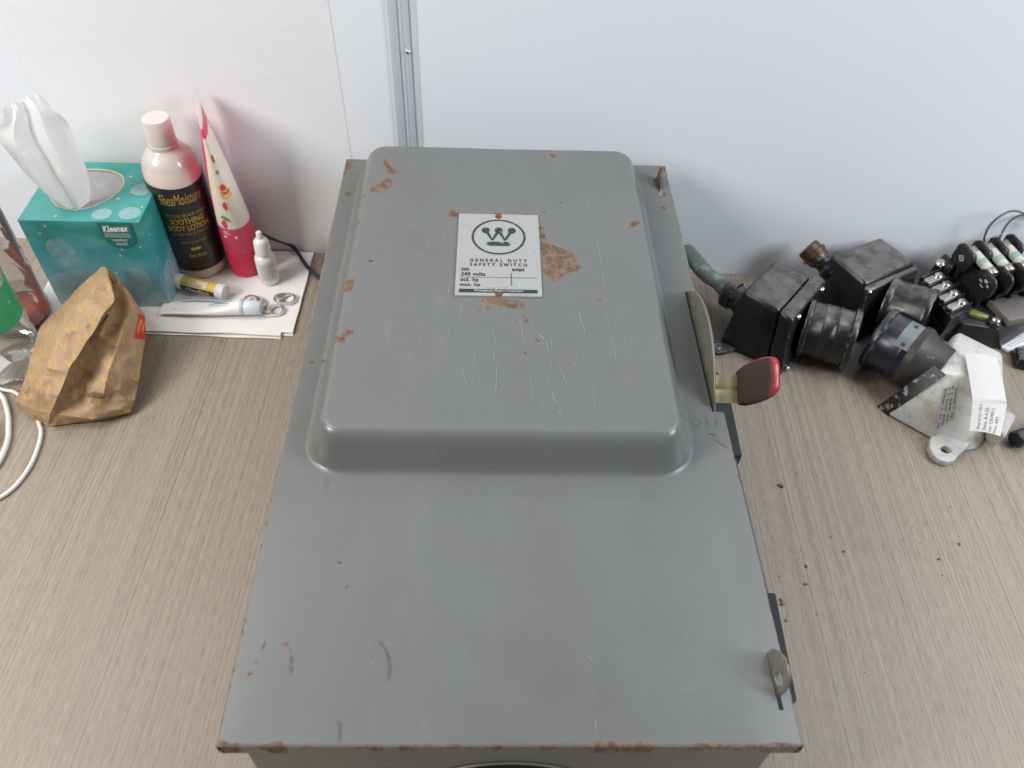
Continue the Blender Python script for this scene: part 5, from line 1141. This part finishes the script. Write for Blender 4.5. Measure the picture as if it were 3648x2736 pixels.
for line in range(4):
    v0 = 0.0
    while v0 < 0.0205:
        w = rt.uniform(0.0008, 0.0022)
        c0 = (.3918 + .0030 * line + .003 * v0 / .023, .3190 + v0 + .001 * line)
        q = []
        for dx, dy in ((0, 0), (0.0014, 0.0004), (0.0014, w + .0004), (0, w)):
            p, nr = drop(c0[0] + dx, c0[1] + dy); q.append(tuple(p + nr * 0.0008))
        g.add(q, [(0, 1, 2, 3)]); v0 += w + rt.choice([0.0006, 0.0006, 0.0022])
g.build('engraved_marks', simple('engraved_dark', (0.16, 0.16, 0.16), 0.6), dp, fix=False, smooth=False)['kind'] = 'stuff'
# paper tag draped over it
PT = thing('paper_tag', 'curved white paper price tag with typed text on the grey cast connector', 'tag', (.42, .33, .045))
rows = [(Vector(TAG[2 * k]), Vector(TAG[2 * k + 1])) for k in range(6)]
Lr = spline([r[0] for r in rows], 5); Rr = spline([r[1] for r in rows], 5); nr_ = len(Lr); NC = 8
def tagp(s, t, off=0.0):     # s 0..1 across, t 0..1 along
    f = t * (nr_ - 1); k = min(int(f), nr_ - 2); f -= k
    l = Lr[k].lerp(Lr[k + 1], f); r = Rr[k].lerp(Rr[k + 1], f); p = l.lerp(r, s)
    return p + V3(0, 0, 0.0016 * math.sin(math.pi * s) + 0.0014 + off)
g = G()
for j in range(41):
    for i in range(NC + 1): g.v.append(tuple(tagp(i / NC, j / 40)))
for j in range(40):
    for i in range(NC): a = j * (NC + 1) + i; g.f.append((a, a + 1, a + NC + 2, a + NC + 1))
o_ = g.build('tag_paper', simple('tag_paper', (0.60, 0.58, 0.545), 0.6, 0, 0.03), PT, fix=False, ang=180)
M['tagink'] = simple('tag_ink', (0.24, 0.22, 0.22), 0.6)
for q, (s, ln) in enumerate((('Ebay # N-17819', 0.36), ('Date: 8-4-25', 0.31), ('Loc: CRH84-3', 0.31), ('Price $55', 0.22))):
    g = G(); x0 = 0.20 + q * 0.175
    g.text(s, ln, 0.105, lambda a, b: tagp(x0 - 0.0 - b + 0.105, 0.955 - a + (0.012 * q), 0.0004), bold=0.006); g.build('typed_line', M['tagink'], o_, fix=False, smooth=False)

# ---- fuse block with terminal strip
M['bake'] = simple('black_bakelite', (0.016, 0.016, 0.017), 0.30, 0, 0.2, 90, wear=0.4, wcol=(0.10, 0.10, 0.10), wscale=150)
M['greyplate'] = simple('warm_grey_metal', (0.145, 0.132, 0.12), 0.5, 0.1, 0.15, 80)
M['terminal'] = simple('terminal_tin', (0.52, 0.49, 0.44), 0.30, 0.9, 0.2, 150)
M['fuse'] = simple('fuse_paper', (0.56, 0.54, 0.48), 0.45, 0, 0.1); M['fuseg'] = simple('fuse_green', (0.28, 0.42, 0.33), 0.45, 0, 0.1)
M['olivepaint'] = simple('yellow_chromate', (0.34, 0.34, 0.12), 0.4, 0.5, 0.3, 150)
FB = thing('fuse_block', 'black fuse block with barrel fuses and a four screw terminal strip at the right', 'fuse block', (0.48, 0.47, 0))
# base tray and grey bar
G().hull([(.4430, .4560, .001), (.4520, .4380, .001), (.5010, .4300, .001), (.5600, .4700, .001), (.5600, .5180, .001), (.4700, .5180, .001), (.4440, .4580, .022), (.4560, .4400, .026), (.4880, .4330, .026), (.5600, .4720, .026), (.5600, .5150, .026), (.4700, .5150, .026)]).build('base', M['bake'], FB, 0.0015)
G().hull([(.4885, .4680, .0262), (.4980, .4360, .0262), (.5700, .4560, .0262), (.5700, .4850, .0262), (.4885, .4680, .034), (.4980, .4370, .034), (.5700, .4560, .034), (.5700, .4850, .034)]).build('grey_bar', M['greyplate'], FB, 0.0015)
G().hull([(.4620, .4510, .0262), (.4800, .4440, .0262), (.4830, .4480, .0262), (.4700, .4570, .0262), (.4620, .4510, .031), (.4800, .4440, .031), (.4830, .4480, .031), (.4700, .4570, .031)]).build('chromate_tab', M['olivepaint'], FB, 0.0008)
G().lathe([(0.0062, 0), (0.0062, 0.004), (0.0052, 0.005)], (.4860, .4400, .0262), (0, 0, 1), 24).build('washer', M['bake'], FB); screw(V3(.4860, .4400, .0312), V3(0, 0, 1), 0.0042, FB, 'screw', 0.003)
# terminal strip: block, ribs between, metal clips with screws
ur = V3(.0030, -.0131, 0); uc = V3(-.0175, -.0095, 0)          # step from clip to clip, along a clip
o1 = V3(.4475, .4950, 0)
blk = [o1 - ur * 0.5 + V3(.004, .003, 0), o1 - ur * 0.5 + uc * 1.35, o1 + ur * 3.8 + uc * 1.35, o1 + ur * 3.8 + V3(.004, .003, 0)]
ts = G().hexa([V3(p.x, p.y, .0265) for p in blk], [V3(p.x, p.y, .0395) for p in blk]).build('terminal_block', M['bake'], FB, 0.001)
G().hexa([V3(p.x - 0.004 * (k in (1, 2)), p.y, .0008) for k, p in enumerate(blk)], [V3(p.x, p.y, .0263) for p in blk]).build('terminal_foot', M['bake'], FB, 0.001)
nu_ = ur.normalized()
for k in range(5):
    c = o1 + ur * (k - 0.5) * 0.98 + uc * 0.55
    G().obox((c.x, c.y, .0415), uc * 0.80, nu_ * 0.0011, (0, 0, .0028)).build('barrier_rib', M['bake'], ts, 0.0012)
for k in range(4):
    c = o1 + ur * k + uc * 0.5
    cl = G().obox((c.x, c.y, .0415), uc * 0.60, nu_ * 0.0044, (0, 0, .0010)).build('terminal_clip', M['terminal'], ts, 0.0006)
    h_ = c + uc * 0.62; g = G()
    g.lathe([(0.0016, 0), (0.0030, 0), (0.0030, 0.0022), (0.0016, 0.0022)], (h_.x, h_.y, .0412), (0, 0, 1), 16); g.build('clip_hook', M['terminal'], cl)
    p = c - uc * 0.22; screw(V3(p.x, p.y, .0426), V3(0, 0, 1), 0.0041, ts, 'screw', 0.0024)
# grey lever body behind the strip
G().hull([(.4440, .5110, .030), (.4560, .5230, .030), (.4660, .5060, .030), (.4560, .4980, .030), (.4460, .5110, .047), (.4570, .5210, .050), (.4650, .5060, .050), (.4570, .4990, .047)]).build('side_bracket', M['bake'], FB, 0.0015)
screw(V3(.4475, .5065, .0475), V3(-.2, -.1, 1), 0.0048, FB, 'screw', 0.003)
# three poles: octagonal end walls, fuse between
fd = V3(.0130, -.0480, -.004); fd_n = fd.normalized(); rowd = V3(.0168, .0030, .002); across = V3(0.98, 0.17, 0.03).normalized(); upv = across.cross(fd_n).normalized(); upv = upv if upv.z > 0 else -upv
start = V3(.4655, .5030, .060)
def octa(c, w, h, th, name, parent):
    cut = 0.36; pts = [(-w, -h * (1 - cut)), (-w * (1 - cut), -h), (w * (1 - cut), -h), (w, -h * (1 - cut)), (w, h * (1 - cut)), (w * (1 - cut), h), (-w * (1 - cut), h), (-w, h * (1 - cut))]
    return G().prism(pts, lambda a, b, t: c + fd_n * a + upv * b + across * t, -th / 2, th / 2).build(name, M['bake'], parent, 0.0008, 1)
for k in range(4):
    for q in (0, 1):
        c = start + rowd * k + fd * (0.0 if q == 0 else 0.74) + V3(0, 0, -0.002)
        ow = octa(c, 0.0125, 0.0125 if q else 0.0130, 0.0036, 'barrier', FB)
        G().obox(c - upv * 0.020, fd_n * 0.007, across * 0.0016, upv * 0.010).build('barrier_foot', M['bake'], FB, 0.0005)
        if k == 0:
            fn = lambda a, b: c - across * 0.0021 + fd_n * a + upv * b
            if q == 0:
                g = G(); n4 = 4; o4 = [(0.0042, 0), (0, 0.0042), (-0.0042, 0), (0, -0.0042)]; g.v += [tuple(fn(a, b)) for a, b in o4] + [tuple(fn(a * .62, b * .62)) for a, b in o4]; g.f = [(i, (i + 1) % 4, 4 + (i + 1) % 4, 4 + i) for i in range(4)]
                g.v += [tuple(fn(a * .28, b * .28)) for a, b in o4]; g.f.append((8, 9, 10, 11))
                g.build('square_mark', M['greytext'], ow, fix=False, smooth=False)
            else:
                g = G()
                for a0, b0, w0, h0 in ((-0.001, 0.0030, 0.0045, 0.0032), (0.0040, 0.0005, 0.003, 0.0022), (-0.0060, -0.0005, 0.0036, 0.0020), (-0.0030, -0.0040, 0.005, 0.0012)): g.add([tuple(fn(a0, b0)), tuple(fn(a0 + w0, b0)), tuple(fn(a0 + w0, b0 + h0)), tuple(fn(a0, b0 + h0))], [(0, 1, 2, 3)])
                g.build('moulded_marks', M['greytext'], ow, fix=False, smooth=False)['kind'] = 'stuff'
    if k < 3:
        c = start + rowd * (k + 0.5) + V3(0, 0, 0.0035)
        a0 = c - fd_n * 0.004
        fz = G().lathe([(0.0050, 0), (0.0053, 0.0004), (0.0053, 0.0078), (0.0050, 0.0080)], a0, fd_n, 28).build('fuse_end', M['terminal'], FB)
        fbod = G().lathe([(0.0049, 0.0080), (0.0049, 0.0300)], a0, fd_n, 28).build('fuse', M['fuse'], FB)
        G().lathe([(0.0050, 0.0170), (0.00505, 0.0172), (0.00505, 0.0235), (0.0050, 0.0237)], a0, fd_n, 28).build('fuse_band', M['fuseg'], fbod)
        G().lathe([(0.0050, 0.0300), (0.0053, 0.0304), (0.0053, 0.0380), (0.0050, 0.0384)], a0, fd_n, 28).build('fuse_end', M['terminal'], FB)
        for l in (0.003, 0.034):
            p = a0 + fd_n * l - upv * 0.0085; G().obox(p, fd_n * 0.0035, across * 0.0046, upv * 0.0060).build('fuse_clip', M['terminal'], FB, 0.0006)
        G().obox(c + fd * 0.37 - upv * 0.018, fd_n * 0.024, across * 0.0060, upv * 0.0045).build('fuse_seat', M['bake'], FB, 0.001)
        G().obox(c + fd * 0.37 - upv * 0.027, fd_n * 0.022, across * 0.0055, upv * 0.0044).build('fuse_riser', M['bake'], FB, 0.001)
for P in WIRE: G().tube(P, 0.0011, 8).build('wire', simple('wire_grey', (0.10, 0.10, 0.105), 0.4), FB)

# ---- printed card and dark pieces at the right edge
g = G(); q = [(.4960, .4395), (.5480, .4660), (.5600, .4520), (.5060, .4240)]
g.hull([(x, y, z) for x, y in q for z in (.0012, .0042)])
cardo = tag(g.build('printed_card', simple('card_white', (0.72, 0.73, 0.75), 0.5), None, 0.0004, org=(.525, .445, 0)), 'white printed card lying on the desk under the fuse block', 'card')
g = G(); ca = V3(.4990, .4345, .0046); cu = V3(.0520, .0265, 0); cv_ = V3(.0085, -.0125, 0)
for s0, s1, t0, t1 in ((0.0, 1.0, -0.13, -0.05), (0.10, 0.55, 0.15, 0.22), (0.08, 0.8, 0.36, 0.43), (0.1, 0.7, 0.56, 0.63), (0.05, 0.3, 0.78, 0.9)):
    g.add([tuple(ca + cu * s + cv_ * t) for s, t in ((s0, t0), (s1, t0), (s1, t1), (s0, t1))], [(0, 1, 2, 3)])
g.build('printed_lines', M['greytext'], cardo, fix=False, smooth=False)['kind'] = 'stuff'
tag(G().hull([(.5085, .4260, .001), (.5030, .4040, .001), (.5300, .3960, .001), (.5350, .4200, .001), (.5095, .4240, .012), (.5050, .4060, .012), (.5300, .3980, .012), (.5350, .4180, .012)]).build('black_plug', M['bm'], None, 0.002, org=(.52, .41, 0)), 'corner of a black plug at the right edge above the paper tag', 'plug')
o_ = tag(G().lathe([(0.0070, 0), (0.0080, 0.001), (0.0080, 0.012), (0.0068, 0.0135), (0.0068, 0.030), (0.0078, 0.031), (0.0078, 0.050)], (.4600, .3080, .0085), (.92, .36, 0.0), 28).build('black_cable_end', M['bm2'], None, org=(.46, .308, 0)), 'black cable end beside the grey cast connector at the right edge', 'cable')

# ---- rust flakes fallen on the desk
big = {0: 3.4, 7: 2.2, 8: 2.2, 9: 2.8, 10: 2.4, 16: 1.8, 17: 1.6, 6: 1.8, 11: 1.5, 18: 1.0}
rf = random.Random(21)
M['flake'] = simple('rust_flake', (0.17, 0.085, 0.045), 0.8, 0, 0.4, 400); M['crumb'] = simple('dark_crumb', (0.09, 0.078, 0.065), 0.8)
for k, (x, y) in enumerate(FLAKE):
    s = big.get(k, rf.uniform(0.5, 0.95)) * 0.00085; n = rf.randint(6, 8); a0 = rf.uniform(0, 6.28); asp = rf.uniform(0.4, 0.75)
    pts = []
    for i in range(n):
        t = 2 * math.pi * i / n; r = s * rf.uniform(0.65, 1.15); u, w = r * math.cos(t), r * asp * math.sin(t)
        pts.append((x + u * math.cos(a0) - w * math.sin(a0), y + u * math.sin(a0) + w * math.cos(a0)))
    g = G().prism(pts, lambda a, b, h: (a, b, h * (1 + 0.5 * math.sin(a * 900))), 0.0003, 0.0003 + s * 0.35)
    lab = {0: 'largest rust flake, pointed, just right of the switch below the red handle', 9: 'dark jagged rust flake close to the lower right side of the switch', 10: 'brown rust flake touching the dark jagged one beside the switch',
           7: 'upper of two oval rust flakes right of the switch rail', 8: 'lower of two oval rust flakes right of the switch rail', 11: 'small reddish rust flake below the jagged one beside the switch',
           6: 'dark crumb on the desk right of the two oval rust flakes', 16: 'orange brown rust flake alone on the far right of the desk', 17: 'pale rust flake left below the orange brown one on the far right',
           4: 'dark speck on the desk below the grey cast connector'}.get(k, 'tiny brown rust speck lying on the desk right of the switch')
    tag(g.build('rust_flake', M['flake'] if k not in (4, 6, 13, 14, 29) else M['crumb'], None, 0, smooth=False, org=(x, y, 0)), lab, 'rust flake', 'rust flakes fallen on the desk')
